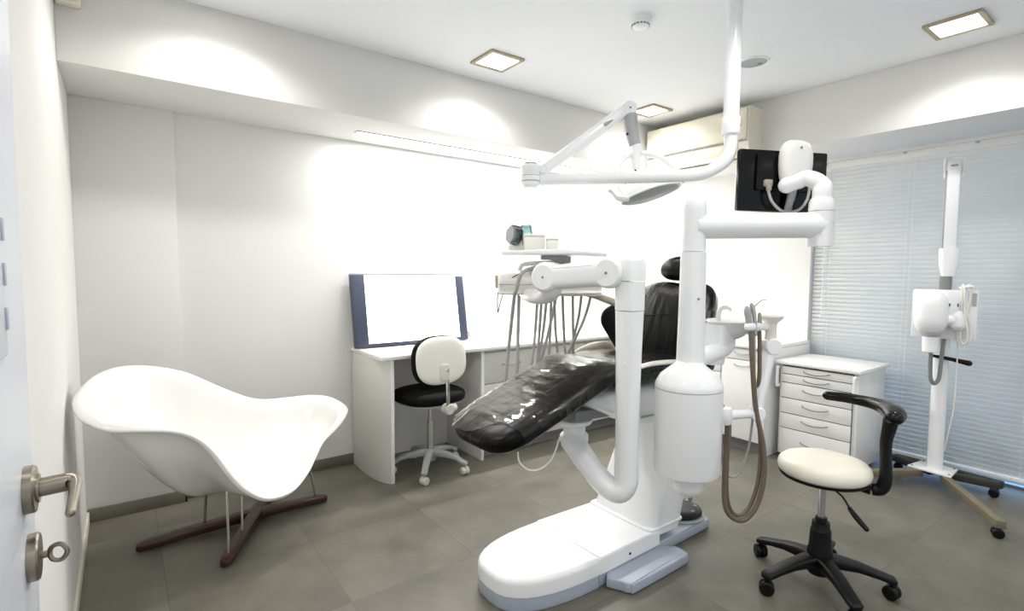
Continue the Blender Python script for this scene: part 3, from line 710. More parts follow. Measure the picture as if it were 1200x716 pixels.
part('cuff_hose', G().tube([(1.434, 1.864, 0.527), (1.439, 1.856, 0.480), (1.475, 1.826, 0.445), (1.523, 1.792, 0.457), (1.562, 1.766, 0.508), (1.603, 1.767, 0.592)], 0.004, seg=8), M['plastic'], dc, 'thin white tube under the legrest')
# foot control
fp = thing('foot_control', 'dark round foot pedal lying on the chair plinth', 'foot pedal', (2.365, 1.64, 0.06))
FM = (2.365, 1.645, 0.0605)
part('pedal_base', G().lathe([(0, 0), (0.125, 0), (0.128, 0.008), (0.12, 0.014), (0, 0.014)], FM, 40), M['grey'], fp, 'grey ring base')
part('pedal_disc', G().lathe([(0, 0.016), (0.11, 0.016), (0.116, 0.026), (0.112, 0.036), (0.095, 0.044), (0.06, 0.046), (0, 0.046)], FM, 40), M['gloss'], fp)
for a in (0.2, 1.3, 2.4, 3.6, 4.7, 5.6):
    part('pedal_stud', G().lathe([(0, 0.0), (0.009, 0.0), (0.008, 0.005), (0, 0.006)], (FM[0]+0.082*math.cos(a), FM[1]+0.082*math.sin(a), FM[2]+0.043)), M['midgrey'], fp)

# ================================================================ DELIVERY UNIT (arm, instrument head, tray)
du = thing('delivery_unit', 'white post with swing arm and instrument head full of grey hoses beside the legrest', 'dental delivery unit', (1.64, 1.405, 0.5))
PXY = (1.642, 1.402)
part('mount_block', G().lathe([(0, 0), (0.055, 0), (0.062, 0.006), (0.062, 0.03), (0.055, 0.038), (0, 0.038)], Matrix.Translation((1.63, 1.70, 0.585)), sx=1.1).lathe([(0, 0), (0.05, 0), (0.05, 0.06), (0, 0.06)], (1.63, 1.70, 0.62)), M['plastic'], du)
part('mount_plate', G().lathe([(0, 0), (0.075, 0), (0.08, 0.006), (0.08, 0.018), (0.07, 0.024), (0, 0.024)], Matrix.Translation((1.63, 1.70, 0.672))), M['plastic'], du)
part('lower_arm', G().tube([(1.61, 1.705, 0.598), (1.605, 1.655, 0.575), (1.595, 1.56, 0.515), (1.60, 1.475, 0.465), (1.62, 1.422, 0.452), (1.64, 1.402, 0.49), (PXY[0], PXY[1], 0.56), (PXY[0], PXY[1], 0.70)], [0.05, 0.052, 0.049, 0.049, 0.050, 0.050, 0.048, 0.047], seg=28, smooth=6), M['plastic'], du, sharp=60)
part('post', G().loft([[(PXY[0]+u, PXY[1]+v, z) for u, v in sell(0.047+b, 0.047+b, 2.0+e, 36)] for z, b, e in ((0.70, 0, 0), (1.0, 0.001, 0.5), (1.17, 0.002, 1.2), (1.2, 0.002, 1.6))]), M['plastic'], du)
part('post_sleeve', G().loft([[(PXY[0]+u, PXY[1]+v, z) for u, v in sell(0.049+b, 0.049+b, 4, 36)] for z, b in ((1.203, 0), (1.318, 0.001))]), M['plastic'], du)
part('post_cap', G().loft([[(PXY[0]+u, PXY[1]+v, z) for u, v in sell(0.051-b, 0.051-b, 4, 36)] for z, b in ((1.321, 0), (1.395, 0), (1.406, 0.004), (1.413, 0.014), (1.415, 0.03))]), M['plastic'], du)
part('post_button', G().lathe([(0, 0), (0.006, 0), (0.005, 0.004), (0, 0.005)], frame((PXY[0]-0.045, PXY[1]-0.02, 0.99), (-1, -0.3, 0))), M['plastic'], du)
A0 = Vector((1.593, 1.461, 1.352)); A1 = Vector((1.495, 1.733, 1.331)); ad = (A1-A0).normalized(); axd = Vector((ad.y, -ad.x, 0)).normalized()
if axd.y > 0: axd = -axd
part('arm_joint', G().lathe([(0, -0.05), (0.05, -0.05), (0.060, -0.042), (0.062, -0.03), (0.062, 0.03), (0.060, 0.042), (0.052, 0.05), (0, 0.052)], frame(A0, axd), 36).bar(A0, Vector((PXY[0], PXY[1], A0.z)), 0.06, 0.085, 0.015), M['plastic'], du)
part('arm', G().tube([A0-ad*0.01, A0+ad*0.06, A1-ad*0.04, A1+ad*0.005], [0.052, 0.053, 0.053, 0.056], seg=28, smooth=3, sq=3), M['plastic'], du)
part('arm_top_seam', G().tube([A0+ad*0.06+Vector((0, 0, 0.034))+axd*0.046, A1-ad*0.03+Vector((0, 0, 0.034))+axd*0.046], 0.0018, seg=6, smooth=0), M['grey'], du)
part('arm_joint', G().lathe([(0, -0.052), (0.05, -0.052), (0.064, -0.044), (0.067, -0.03), (0.067, 0.032), (0.062, 0.044), (0.052, 0.052), (0, 0.054)], frame(A1, axd), 36), M['plastic'], du)
for q in (A0, A1):
    part('joint_screw', G().lathe([(0, 0), (0.006, 0), (0.005, 0.003), (0, 0.003)], frame(q+axd*0.053, axd), 14), M['midgrey'], du)
part('arm_elbow', G().tube([A1+Vector((0, 0, -0.01)), (1.512, 1.741, 1.278), (1.526, 1.803, 1.249), (1.549, 1.911, 1.240), (1.579, 2.002, 1.253), (1.599, 2.027, 1.289)], [0.055, 0.050, 0.04, 0.035, 0.033, 0.035], seg=24, smooth=6, cap='round'), M['plastic'], du, sharp=60)
# instrument head
hc = Vector((1.710, 1.996, 1.315)); hx = Vector((0.80, -0.60, 0)).normalized(); hx = (Matrix.Rotation(math.radians(4), 3, 'Z') @ hx); hy = Vector((-hx.y, hx.x, 0))
HMx = Matrix((hx, hy, Vector((0, 0, 1)))).transposed().to_4x4(); HMx.translation = hc
def hbox(x0, x1, y0, y1, z0, z1, b=0.004):
    g = G(); g.bx(x0, x1, y0, y1, z0, z1, b); bmesh.ops.transform(g.bm, matrix=HMx, verts=g.bm.verts); return g
def hp_(x, y, z): return tuple(HMx @ Vector((x, y, z)))
g = G(); sec = [(-0.13, -0.035), (-0.12, -0.05), (0.10, -0.055), (0.13, -0.04), (0.135, 0.0), (0.12, 0.03), (0.05, 0.042), (-0.05, 0.04), (-0.12, 0.022), (-0.135, -0.01)]
sec = catmull(sec, 3, True)
g.loft([[HMx @ Vector((x, k*y, -0.006+k*z*1.28)) for y, z in sec] for x, k in ((-0.25, 0.86), (-0.243, 0.96), (-0.20, 1), (0.22, 0.93), (0.25, 0.88), (0.258, 0.75))])
hd = part('instrument_head', g, M['warm'], du, 'ivory instrument head', sharp=45)
part('head_seam', hbox(-0.246, 0.252, -0.137, 0.0, -0.022, -0.019, 0), M['grey'], du)
part('connector_panel', hbox(-0.262, -0.243, -0.09, 0.03, -0.04, 0.022, 0.005), M['beige'], du)
part('lower_rail', hbox(-0.05, 0.262, -0.10, 0.08, -0.078, -0.058, 0.008), M['warm'], du)
part('hose_socket', hbox(-0.085, -0.02, -0.15, -0.05, 0.02, 0.06, 0.006), M['midgrey'], du, 'grey hose socket')
part('support_hoop', G().tube([hp_(-0.14, -0.02, 0.01), hp_(-0.14, -0.02, 0.05), hp_(-0.125, -0.02, 0.072), hp_(-0.09, -0.02, 0.08), hp_(0.05, -0.02, 0.088), hp_(0.10, -0.02, 0.09)], 0.012, seg=14, smooth=5, ratio=0.8, cap='round'), M['plastic'], du)
part('tray_bracket', hbox(0.02, 0.11, -0.06, 0.04, 0.085, 0.116, 0.004).merge(hbox(-0.04, 0.09, -0.09, -0.05, 0.098, 0.118, 0.003)).merge(hbox(0.06, 0.085, -0.03, 0.0, 0.04, 0.09, 0.003)), M['grey'], du)
TZ = hc.z+0.118
tc = [Vector((p[0], p[1], TZ)) for p in ((1.453, 2.049, 1.445), (1.528, 1.668, 1.453), (1.995, 1.844, 1.451), (1.896, 2.267, 1.434))]
cx = sum(tc, Vector())/4
ol = []
for i in range(4):
    a, b, c = tc[i-1], tc[i], tc[(i+1) % 4]
    ol += [tuple((b+(a-b).normalized()*0.03).xy), tuple((b+(a-b).normalized()*0.008+(c-b).normalized()*0.008).xy), tuple((b+(c-b).normalized()*0.03).xy)]
part('tray_top', G().prism(ol, TZ, TZ+0.021, bevel=0.006), M['plastic'], du, 'large flat white tray')
part('side_grip', G().tube([hp_(0.19, -0.02, -0.068), hp_(0.24, -0.06, -0.078), hp_(0.30, -0.10, -0.10), hp_(0.36, -0.13, -0.122)], [0.012, 0.016, 0.018, 0.016], seg=14, smooth=5, cap='round'), M['beige'], du, 'beige side grip')
def hose_loop(P1, P2, d0, d1, r=0.0068):
    """hose hanging from the head in a narrow loop"""
    a = [Vector(p) for p in P1]; b = [Vector(p) for p in P2]
    low = (a[-1]+b[-1])/2+Vector((0.01, 0.03, -0.05))
    pts = a+[low]+list(reversed(b))
    part('instrument_hose', G().tube([tuple(p) for p in pts], r, seg=10, smooth=5), M['hose'], du)
hose_loop([(1.569, 1.881, 1.377), (1.509, 1.876, 1.370), (1.461, 1.885, 1.345), (1.452, 1.910, 1.270), (1.465, 1.946, 1.217), (1.521, 2.060, 0.969), (1.518, 2.075, 0.822)], [(1.597, 2.077, 1.262), (1.591, 2.076, 1.048), (1.585, 2.076, 0.840)], 0, 0, 0.0085)
for a, b in (([(1.658, 2.005, 1.247), (1.654, 2.017, 1.049), (1.647, 2.033, 0.875)], [(1.694, 2.015, 1.241), (1.684, 2.020, 1.047), (1.680, 2.033, 0.880)]),
             ([(1.695, 1.977, 1.243), (1.689, 1.993, 1.071), (1.688, 2.029, 0.897)], [(1.723, 1.932, 1.257), (1.708, 1.957, 1.116), (1.698, 2.021, 0.897)]),
             ([(1.738, 1.994, 1.241), (1.742, 2.002, 1.067), (1.743, 2.013, 0.903)], [(1.770, 2.008, 1.240), (1.776, 2.002, 1.065), (1.792, 2.003, 0.909)]),
             ([(1.784, 1.962, 1.263), (1.810, 1.978, 1.087), (1.853, 2.007, 0.911)], [(1.839, 1.945, 1.259), (1.863, 1.964, 1.085), (1.897, 1.999, 0.908)]),
             ([(1.863, 1.903, 1.264), (1.873, 1.934, 1.123), (1.869, 1.996, 0.925)], [(1.903, 1.872, 1.256), (1.880, 1.903, 1.111), (1.844, 1.989, 0.915)])):
    hose_loop(a, b, 0, 0)
part('thin_cable', G().tube([(1.620, 1.968, 1.369), (1.548, 1.970, 1.352), (1.490, 1.987, 1.328), (1.459, 2.006, 1.275), (1.448, 2.033, 1.201), (1.439, 2.037, 1.160), (1.451, 2.058, 1.224), (1.469, 2.074, 1.281), (1.490, 2.085, 1.297)], 0.0022, seg=6, smooth=6), M['black'], du, 'thin black cable loop')
# things standing on the tray
TT = TZ+0.0215
def on_tray(px_): return Vector(px_)
bA = Vector((1.607, 1.974, 1.472)); bB = Vector((1.657, 1.899, 1.472)); bC = Vector((1.564, 2.068, 1.466))
for nm, c, w_, dd, h, lab in (('supply_box', bA, 0.10, 0.065, 0.082, 'larger white supply box on the instrument tray'), ('supply_box', bB, 0.055, 0.06, 0.062, 'smaller white supply box on the instrument tray, right of the larger one')):
    t = thing(nm, lab, 'box', (c.x, c.y, TT)); R_ = Matrix.Rotation(math.radians(-33), 3, 'Z')
    part('box_body', G().box((c.x, c.y, TT+h*0.42), (w_, dd, h*0.84), 0.004, R_), M['warm'], t)
    part('box_lid', G().box((c.x, c.y, TT+h*0.92), (w_+0.003, dd+0.003, h*0.15), 0.004, R_), M['warm'], t)
    part('box_gap', G().box((c.x, c.y, TT+h*0.842), (w_-0.002, dd-0.002, 0.004), 0, R_), M['midgrey'], t)
st = thing('jar_stand', 'low ivory stand holding two tinted jars on the instrument tray', 'stand', (bC.x, bC.y, TT))
R_ = Matrix.Rotation(math.radians(-33), 3, 'Z')
part('stand_block', G().box((bC.x+0.01, bC.y, TT+0.015), (0.085, 0.06, 0.03), 0.004, R_).box((bC.x+0.012, bC.y, TT+0.04), (0.05, 0.014, 0.05), 0.003, R_), M['warm'], st)
def jar(px_, ax, r, L_, lab, n=6):
    c = Vector(px_); ax = Vector(ax).normalized()
    t = thing('glass_jar', lab, 'jar', c); fm2 = frame(c, ax, (0, 0, 1))
    part('jar_body', G().lathe([(0, -L_/2), (r*0.93, -L_/2), (r, -L_/2+0.004), (r, L_/2-0.006), (r*0.9, L_/2), (r*0.8, L_/2), (r*0.8, -L_/2+0.006), (0, -L_/2+0.005)], fm2, n), M['jar'], t, sharp=20)
    part('jar_lid', G().lathe([(0, L_/2), (r*0.86, L_/2+0.0005), (r*0.86, L_/2+0.006), (0, L_/2+0.007)], fm2, n), M['grey'], t, sharp=20)
    e = G()
    for s_ in (-L_/2, L_/2):
        ring = [fm2 @ Vector((r*math.cos(2*PI*i/n), r*math.sin(2*PI*i/n), s_)) for i in range(n)]
        e.tube(ring, 0.0016, seg=6, smooth=0, closed=True)
    part('jar_edges', e, M['midgrey'], t)
jar((1.539, 2.042, 1.532), (-0.93, 0.1, 0.12), 0.049, 0.044, 'left tinted hexagonal jar lying on the instrument tray stand')
jar((1.648, 2.086, 1.542), (0.75, -0.65, 0.1), 0.05, 0.05, 'right tinted round-sided jar lying on the instrument tray stand', 10)

# ================================================================ SPITTOON UNIT
SX, SY = 1.868, 1.272
su = thing('spittoon_unit', 'tall white column over a white water drum with a rinse bowl and swing arm', 'spittoon unit', (SX, SY, 0.42))
part('water_drum', G().lathe([(0, 0.522), (0.118, 0.522), (0.131, 0.530), (0.135, 0.544), (0.135, 0.880), (0, 0.880)], (SX, SY, 0), 48), M['plastic'], su)
part('drum_shoulder', G().lathe([(0, 0.8825), (0.135, 0.8825), (0.136, 0.89), (0.132, 0.905), (0.115, 0.935), (0.085, 0.960), (0.062, 0.978), (0.053, 0.990), (0, 0.990)], (SX, SY, 0), 48), M['plastic'], su)
part('drum_nozzle', G().lathe([(0, 0.425), (0.03, 0.428), (0.052, 0.442), (0.064, 0.466), (0.067, 0.495), (0.066, 0.523), (0, 0.523)], (SX, SY-0.01, 0), 28), M['plastic'], su)
part('drain_spout', G().lathe([(0, 0.408), (0.01, 0.408), (0.013, 0.416), (0.012, 0.43), (0, 0.43)], (SX, SY-0.02, 0), 16), M['steel'], su)
part('column', G().loft([[(SX+0.012+u, SY+0.004+v, z) for u, v in sell(0.053-b, 0.053-b, 2.6, 32)] for z, b in ((0.98, 0), (1.20, 0.004), (1.44, 0.006))]), M['plastic'], su)
part('column_cap', G().lathe([(0, 1.442), (0.0465, 1.442), (0.0465, 1.60), (0.047, 1.61), (0.044, 1.64), (0.034, 1.664), (0.018, 1.678), (0, 1.681)], (SX+0.012, SY+0.004, 0), 32), M['plastic'], su)
part('column_screw', G().lathe([(0, 0), (0.005, 0), (0.004, 0.003), (0, 0.003)], frame((SX-0.015, SY-0.044, 1.25), (-0.5, -0.85, 0))), M['midgrey'], su)
part('mounting_link', G().bar((SX+0.05, SY+0.05, 0.60), (2.18, 1.62, 0.60), 0.10, 0.09, 0.015), M['plastic'], su)
# monitor arm
B1 = Vector((2.293, 0.967, 1.553)); B0 = Vector((SX+0.012, SY+0.004, 1.545))
part('monitor_arm', G().tube([B0, B1], 0.052, seg=30, smooth=0), M['plastic'], su)
part('arm_end_post', G().loft([[(B1.x+u, B1.y+v, B1.z+z) for u, v in sell(0.045, 0.045, 3.2, 28)] for z in (-0.085, -0.08, 0.055)]), M['plastic'], su)
part('swivel_collar', G().lathe([(0, 0.057), (0.047, 0.057), (0.048, 0.066), (0.047, 0.09), (0.041, 0.108), (0, 0.108)], B1, 30), M['plastic'], su)
part('monitor_elbow', G().tube([B1+Vector((0, 0, 0.09)), B1+Vector((0, 0, 0.14)), (2.301, 0.973, 1.709), (2.290, 0.996, 1.736), (2.281, 1.029, 1.749), (2.273, 1.059, 1.738), (2.269, 1.099, 1.728)], [0.037, 0.037, 0.036, 0.034, 0.032, 0.031, 0.034], seg=24, smooth=6, cap='round'), M['plastic'], su, sharp=60)
# rinse bowl
bc = Vector((2.202, 1.289, 1.132)); bz = 1.14
bwl = [(0, bz-0.082), (0.03, bz-0.080), (0.055, bz-0.066), (0.078, bz-0.04), (0.092, bz-0.018), (0.108, bz-0.006), (0.112, bz), (0.108, bz+0.004), (0.100, bz), (0.085, bz-0.02), (0.065, bz-0.045), (0.04, bz-0.06), (0, bz-0.064)]
part('rinse_bowl', G().lathe(bwl, (bc.x, bc.y, 0), 40), M['shell'], su, 'white rinse bowl')
part('bowl_pedestal', G().loft([[(bc.x-0.055+u, bc.y+0.03+v, z) for u, v in sell(0.058, 0.06, 3.5, 28)] for z in (bz-0.115, bz-0.112, bz-0.012)]).loft([[(bc.x-0.075+u+k*0.03, bc.y+0.03+v, z) for u, v in sell(0.04, 0.045, 3, 24)] for z, k in ((bz-0.19, -0.6), (bz-0.15, -0.2), (bz-0.113, 0.2))]), M['plastic'], su)
part('bowl_bracket', G().tube([(SX+0.03, SY+0.02, 1.0), (SX+0.10, SY+0.02, 0.995), (bc.x-0.05, bc.y, 1.02), (bc.x, bc.y+0.01, bz-0.07)], [0.04, 0.04, 0.036, 0.03], seg=18, smooth=5), M['plastic'], su)
part('bowl_spout', G().tube([(bc.x-0.07, bc.y+0.02, bz-0.01), (bc.x-0.07, bc.y+0.02, bz+0.035), (bc.x-0.063, bc.y+0.015, bz+0.055), (bc.x-0.045, bc.y+0.005, bz+0.062), (bc.x-0.028, bc.y-0.004, bz+0.056), (bc.x-0.024, bc.y-0.006, bz+0.05)], [0.011, 0.011, 0.011, 0.0105, 0.009, 0.008], seg=12, smooth=5, cap='round'), M['warm'], su, 'short curved spout')
part('cup_filler', G().tube([(SX+0.09, SY+0.06, bz-0.02), (SX+0.09, SY+0.06, bz+0.10), (SX+0.095, SY+0.057, bz+0.145), (SX+0.115, SY+0.045, bz+0.162), (SX+0.13, SY+0.036, bz+0.158)], 0.009, seg=12, smooth=5, cap='round'), M['plastic'], su)
# assistant arm
J0 = Vector((2.014, 1.199, 0.756)); J1 = Vector((2.172, 1.143, 0.754)); J2 = Vector((2.261, 1.137, 1.039))
part('arm_hub', G().lathe([(0, -0.034), (0.03, -0.034), (0.034, -0.028), (0.034, 0.026), (0.03, 0.034), (0, 0.035)], J0, 24).bar(J0+Vector((0, 0, -0.005)), Vector((SX, SY, J0.z-0.005)), 0.04, 0.045, 0.008), M['plastic'], su)
part('assistant_arm', G().tube([J0+(J1-J0)*0.15, J0+(J1-J0)*0.6, J1], [0.021, 0.019, 0.022], seg=16, smooth=4), M['plastic'], su)
fa = Vector((-0.6, -0.8, 0))
part('arm_knuckle', G().lathe([(0, -0.032), (0.026, -0.032), (0.031, -0.026), (0.031, 0.026), (0.026, 0.032), (0, 0.033)], frame(J1, fa), 24), M['plastic'], su)
part('assistant_arm', G().tube([J1+(J2-J1)*0.02, J1+(J2-J1)*0.5, J2], [0.023, 0.024, 0.026], seg=16, smooth=4, sq=2.6), M['plastic'], su)
part('arm_knuckle', G().lathe([(0, -0.036), (0.03, -0.036), (0.036, -0.028), (0.036, 0.03), (0.031, 0.037), (0, 0.038)], frame(J2, fa), 26), M['plastic'], su)
F0 = J2+Vector((-0.002, 0, 0))
part('holder_funnel', G().lathe([(0, 0.03), (0.023, 0.03), (0.023, 0.095), (0.026, 0.103), (0.046, 0.122), (0.048, 0.131), (0.04, 0.134), (0.02, 0.126), (0, 0.124)], F0, 28), M['warm'], su)
HB0 = Vector((2.252, 1.150, 1.124)); HB1 = Vector((2.109, 1.157, 1.130))
part('tool_holder', G().tube([HB0, HB1], 0.017, seg=16, smooth=0, sq=3, cap='round'), M['plastic'], su)
part('suction_handle', G().tube([(2.141, 1.143, 1.097), (2.141, 1.150, 1.169), (2.136, 1.156, 1.205), (2.132, 1.160, 1.223)], [0.008, 0.009, 0.010, 0.008], seg=12, smooth=4, cap='round'), M['steel'], su)
part('spray_syringe', G().tube([(2.168, 1.162, 1.108), (2.167, 1.168, 1.181), (2.164, 1.173, 1.210)], [0.008, 0.0095, 0.009], seg=12, smooth=4, cap='round').tube([(2.165, 1.172, 1.206), (2.189, 1.156, 1.232), (2.201, 1.148, 1.241), (2.216, 1.137, 1.243)], [0.004, 0.0025, 0.002, 0.0018], seg=8, smooth=4, cap='round'), M['chrome'], su, 'chrome spray tip')
part('suction_handle', G().tube([(2.112, 1.155, 1.119), (2.111, 1.160, 1.169), (2.107, 1.164, 1.198), (2.106, 1.166, 1.209)], [0.01, 0.014, 0.014, 0.009], seg=12, smooth=4, cap='round'), M['grey'], su)
part('suction_handle', G().tube([(2.186, 1.149, 1.115), (2.188, 1.151, 1.159), (2.188, 1.153, 1.181)], [0.008, 0.009, 0.007], seg=12, smooth=4, cap='round'), M['beige'], su)
def loop(name, pts, r, m): part(name, G().tube(pts, r, seg=12, smooth=6), m, su)
loop('suction_hose', [(2.117, 1.150, 1.112), (2.118, 1.137, 0.961), (2.143, 1.129, 0.777), (2.162, 1.103, 0.632), (2.163, 1.092, 0.506), (2.136, 1.102, 0.379), (2.093, 1.128, 0.313), (2.043, 1.154, 0.318), (2.007, 1.173, 0.372), (2.007, 1.181, 0.476), (2.017, 1.184, 0.602), (2.024, 1.187, 0.710), (2.038, 1.206, 0.762), (2.019, 1.223, 0.805)], 0.0105, M['brown'])
loop('suction_hose', [(2.185, 1.149, 1.108), (2.190, 1.145, 0.953), (2.188, 1.144, 0.767), (2.182, 1.124, 0.622), (2.162, 1.116, 0.480), (2.132, 1.129, 0.370), (2.088, 1.145, 0.327), (2.047, 1.165, 0.342), (2.023, 1.177, 0.418), (2.019, 1.179, 0.566), (2.022, 1.175, 0.695), (2.046, 1.199, 0.747), (2.046, 1.227, 0.785)], 0.0085, M['brown'])
loop('syringe_hose', [(2.158, 1.156, 1.102), (2.161, 1.151, 0.918), (2.178, 1.161, 0.727), (2.165, 1.171, 0.575), (2.132, 1.188, 0.486), (2.083, 1.199, 0.475), (2.043, 1.208, 0.522), (2.019, 1.209, 0.631), (2.004, 1.203, 0.724)], 0.005, M['hose'])

# ================================================================ OPERATING LIGHT
ol_ = thing('operating_light', 'white operating lamp on a jointed arm hanging from a ceiling pole', 'operating light', (2.172, 1.305, 2.62))
px_, py_ = 2.172, 1.305
part('ceiling_pole', G().tube([(px_, py_, 2.62), (px_, py_, 2.02)], 0.033, seg=24, smooth=0), M['plastic'], ol_)
part('ceiling_flange', G().lathe([(0, 0), (0.09, 0), (0.09, -0.02), (0.05, -0.035), (0, -0.035)], (px_, py_, 2.62), 32), M['plastic'], ol_)
part('pole_collar', G().lathe([(0, 1.965), (0.037, 1.965), (0.0385, 1.97), (0.0385, 2.035), (0.036, 2.04), (0, 2.04)], (px_, py_, 0), 28), M['plastic'], ol_)
part('pole_label', G().box((px_+0.028, py_-0.012, 1.925), (0.012, 0.014, 0.045), 0.002), M['grey'], ol_)
part('pole_screw', G().lathe([(0, 0), (0.005, 0), (0.005, 0.004), (0, 0.004)], frame((px_+0.031, py_-0.023, 2.005), (0.8, -0.6, 0)), 12), M['black'], ol_)
E1 = Vector((1.625, 1.949, 1.793))
part('lower_arm', G().tube([(px_, py_, 1.97), (px_, py_, 1.90), (px_-0.012, py_+0.012, 1.855), (2.136, 1.344, 1.826), (2.098, 1.383, 1.799), (2.039, 1.451, 1.791), (1.846, 1.683, 1.792), tuple(E1)], [0.0285, 0.0285, 0.0285, 0.028, 0.028, 0.028, 0.028, 0.0275], seg=22, smooth=6), M['plastic'], ol_, sharp=60)
J = Vector((1.586, 1.979, 1.813))
part('elbow_joint', G().lathe([(0, -0.058), (0.028, -0.058), (0.042, -0.046), (0.046, -0.02), (0.046, -0.004), (0.041, 0.002), (0.041, 0.010), (0.045, 0.016), (0.045, 0.04), (0.036, 0.052), (0, 0.056)], Matrix.Translation(J) @ Matrix.Diagonal((1.05, 1.05, 1.0, 1)), 26), M['plastic'], ol_)
part('joint_cap', G().lathe([(0, 0.0575), (0.03, 0.054), (0.036, 0.05), (0.03, 0.061), (0, 0.064)], J, 24).lathe([(0.0455, -0.03), (0.0475, -0.03), (0.0475, 0.0), (0.0455, 0.0)], J, 26), M['grey'], ol_, 'grey joint trim')
U0 = Vector((1.636, 1.944, 1.842)); U1 = Vector((2.035, 1.797, 2.161))
part('upper_arm', G().tube([U0, U0+(U1-U0)*0.05, U0+(U1-U0)*0.95, U1], [0.023, 0.0275, 0.0275, 0.028], seg=20, smooth=2, sq=3), M['plastic'], ol_)
part('arm_hinge', G().lathe([(0, -0.026), (0.022, -0.026), (0.025, -0.02), (0.025, 0.02), (0.022, 0.026), (0, 0.026)], frame(U0, (-0.6, -0.8, 0)), 22), M['plastic'], ol_)
part('arm_hinge', G().lathe([(0, -0.032), (0.03, -0.032), (0.035, -0.026), (0.035, 0.026), (0.03, 0.032), (0, 0.032)], frame((2.052, 1.784, 2.164), (-0.6, -0.8, 0)), 24), M['plastic'], ol_)
part('arm_hinge_pin', G().lathe([(0, 0), (0.005, 0), (0.005, 0.003), (0, 0.003)], frame(Vector((2.052, 1.784, 2.164))+Vector((-0.6, -0.8, 0))*0.033, (-0.6, -0.8, 0)), 12), M['midgrey'], ol_)
um = U0+(U1-U0)*0.83; ud = (U1-U0).normalized()
part('arm_inlay', G().tube([um-ud*0.05+Vector((-0.6, -0.8, 0))*0.0245, um+ud*0.05+Vector((-0.6, -0.8, 0))*0.0215], 0.014, seg=14, smooth=0, cap='round', up=(-0.6, -0.8, 0), ratio=0.35), M['grey'], ol_)
part('lamp_neck', G().tube([(2.056, 1.782, 2.166), (2.056, 1.779, 2.136), (2.058, 1.773, 2.073), (2.064, 1.764, 2.018), (2.075, 1.752, 1.971), (2.074, 1.750, 1.937)], [0.03, 0.032, 0.031, 0.030, 0.026, 0.022], seg=20, smooth=5), M['plastic'], ol_, sharp=60)
part('neck_sleeve', G().tube([(2.056, 1.779, 2.138), (2.057, 1.774, 2.081), (2.063, 1.765, 2.026), (2.071, 1.756, 1.986)], [0.0335, 0.0335, 0.032, 0.0285], seg=20, smooth=5), M['grey'], ol_, 'grey curved sleeve')
part('sleeve_button', G().lathe([(0, 0), (0.006, 0), (0.006, 0.004), (0, 0.004)], frame((2.022, 1.766, 2.036), (-0.6, -0.8, 0)), 12), M['black'], ol_)
part('lamp_swivel', G().tube([(2.054, 1.739, 1.937), (2.052, 1.735, 1.861)], 0.024, seg=20, smooth=0), M['plastic'], ol_)
part('swivel_pin', G().tube([(2.052, 1.735, 1.861), (2.051, 1.734, 1.848)], 0.005, seg=8, smooth=0), M['black'], ol_)
part('guide_ring', G().tube([(1.977, 1.729, 1.720), (1.957, 1.763, 1.792), (1.968, 1.784, 1.842), (1.990, 1.784, 1.892), (2.026, 1.772, 1.926), (2.069, 1.754, 1.943), (2.121, 1.728, 1.948), (2.172, 1.689, 1.932), (2.203, 1.650, 1.898), (2.219, 1.610, 1.854), (2.220, 1.580, 1.805)], 0.014, seg=14, smooth=5, cap='round'), M['plastic'], ol_)
# lamp head: shallow oval bowl seen from below
LA = Vector((1.936, 1.709, 1.702)); LB = Vector((2.240, 1.589, 1.795))
lx = (LB-LA).normalized(); ln = Vector(fw)*-0.34+Vector((0, 0, -1))*0.95; ln = (ln-lx*ln.dot(lx)).normalized(); ly = ln.cross(lx)
LMt = Matrix((lx, ly, ln)).transposed().to_4x4(); LMt.translation = (LA+LB)/2+Vector(fw)*0.05
hl = (LB-LA).length/2
prof = [(1.0, 0.0), (1.01, -0.012), (0.98, -0.03), (0.86, -0.055), (0.62, -0.078), (0.30, -0.09), (0.02, -0.094)]
part('lamp_housing', G().loft([[LMt @ Vector((u*hl*k, v*0.088*k, z)) for u, v in sell(1, 1, 1.75, 44)] for k, z in prof]), M['plastic'], ol_, 'white lamp housing')
part('lamp_reflector', G().loft([[LMt @ Vector((u*hl*k, v*0.088*k, z)) for u, v in sell(1, 1, 1.75, 44)] for k, z in ((0.93, 0.0005), (0.92, 0.004), (0.7, 0.012), (0.02, 0.018))]), M['grey'], ol_, 'grey front of the lamp')
part('lamp_rim', G().tube([LMt @ Vector((u*hl*0.97, v*0.088*0.97, 0.001)) for u, v in sell(1, 1, 1.75, 44)], 0.006, seg=10, smooth=0, closed=True), M['plastic'], ol_)
part('lamp_grip', G().tube([(1.960, 1.703, 1.704), (1.926, 1.716, 1.704), (1.910, 1.729, 1.714), (1.898, 1.740, 1.733), (1.887, 1.749, 1.745)], [0.010, 0.012, 0.011, 0.008, 0.011], seg=14, smooth=5, cap='round'), M['warm'], ol_)

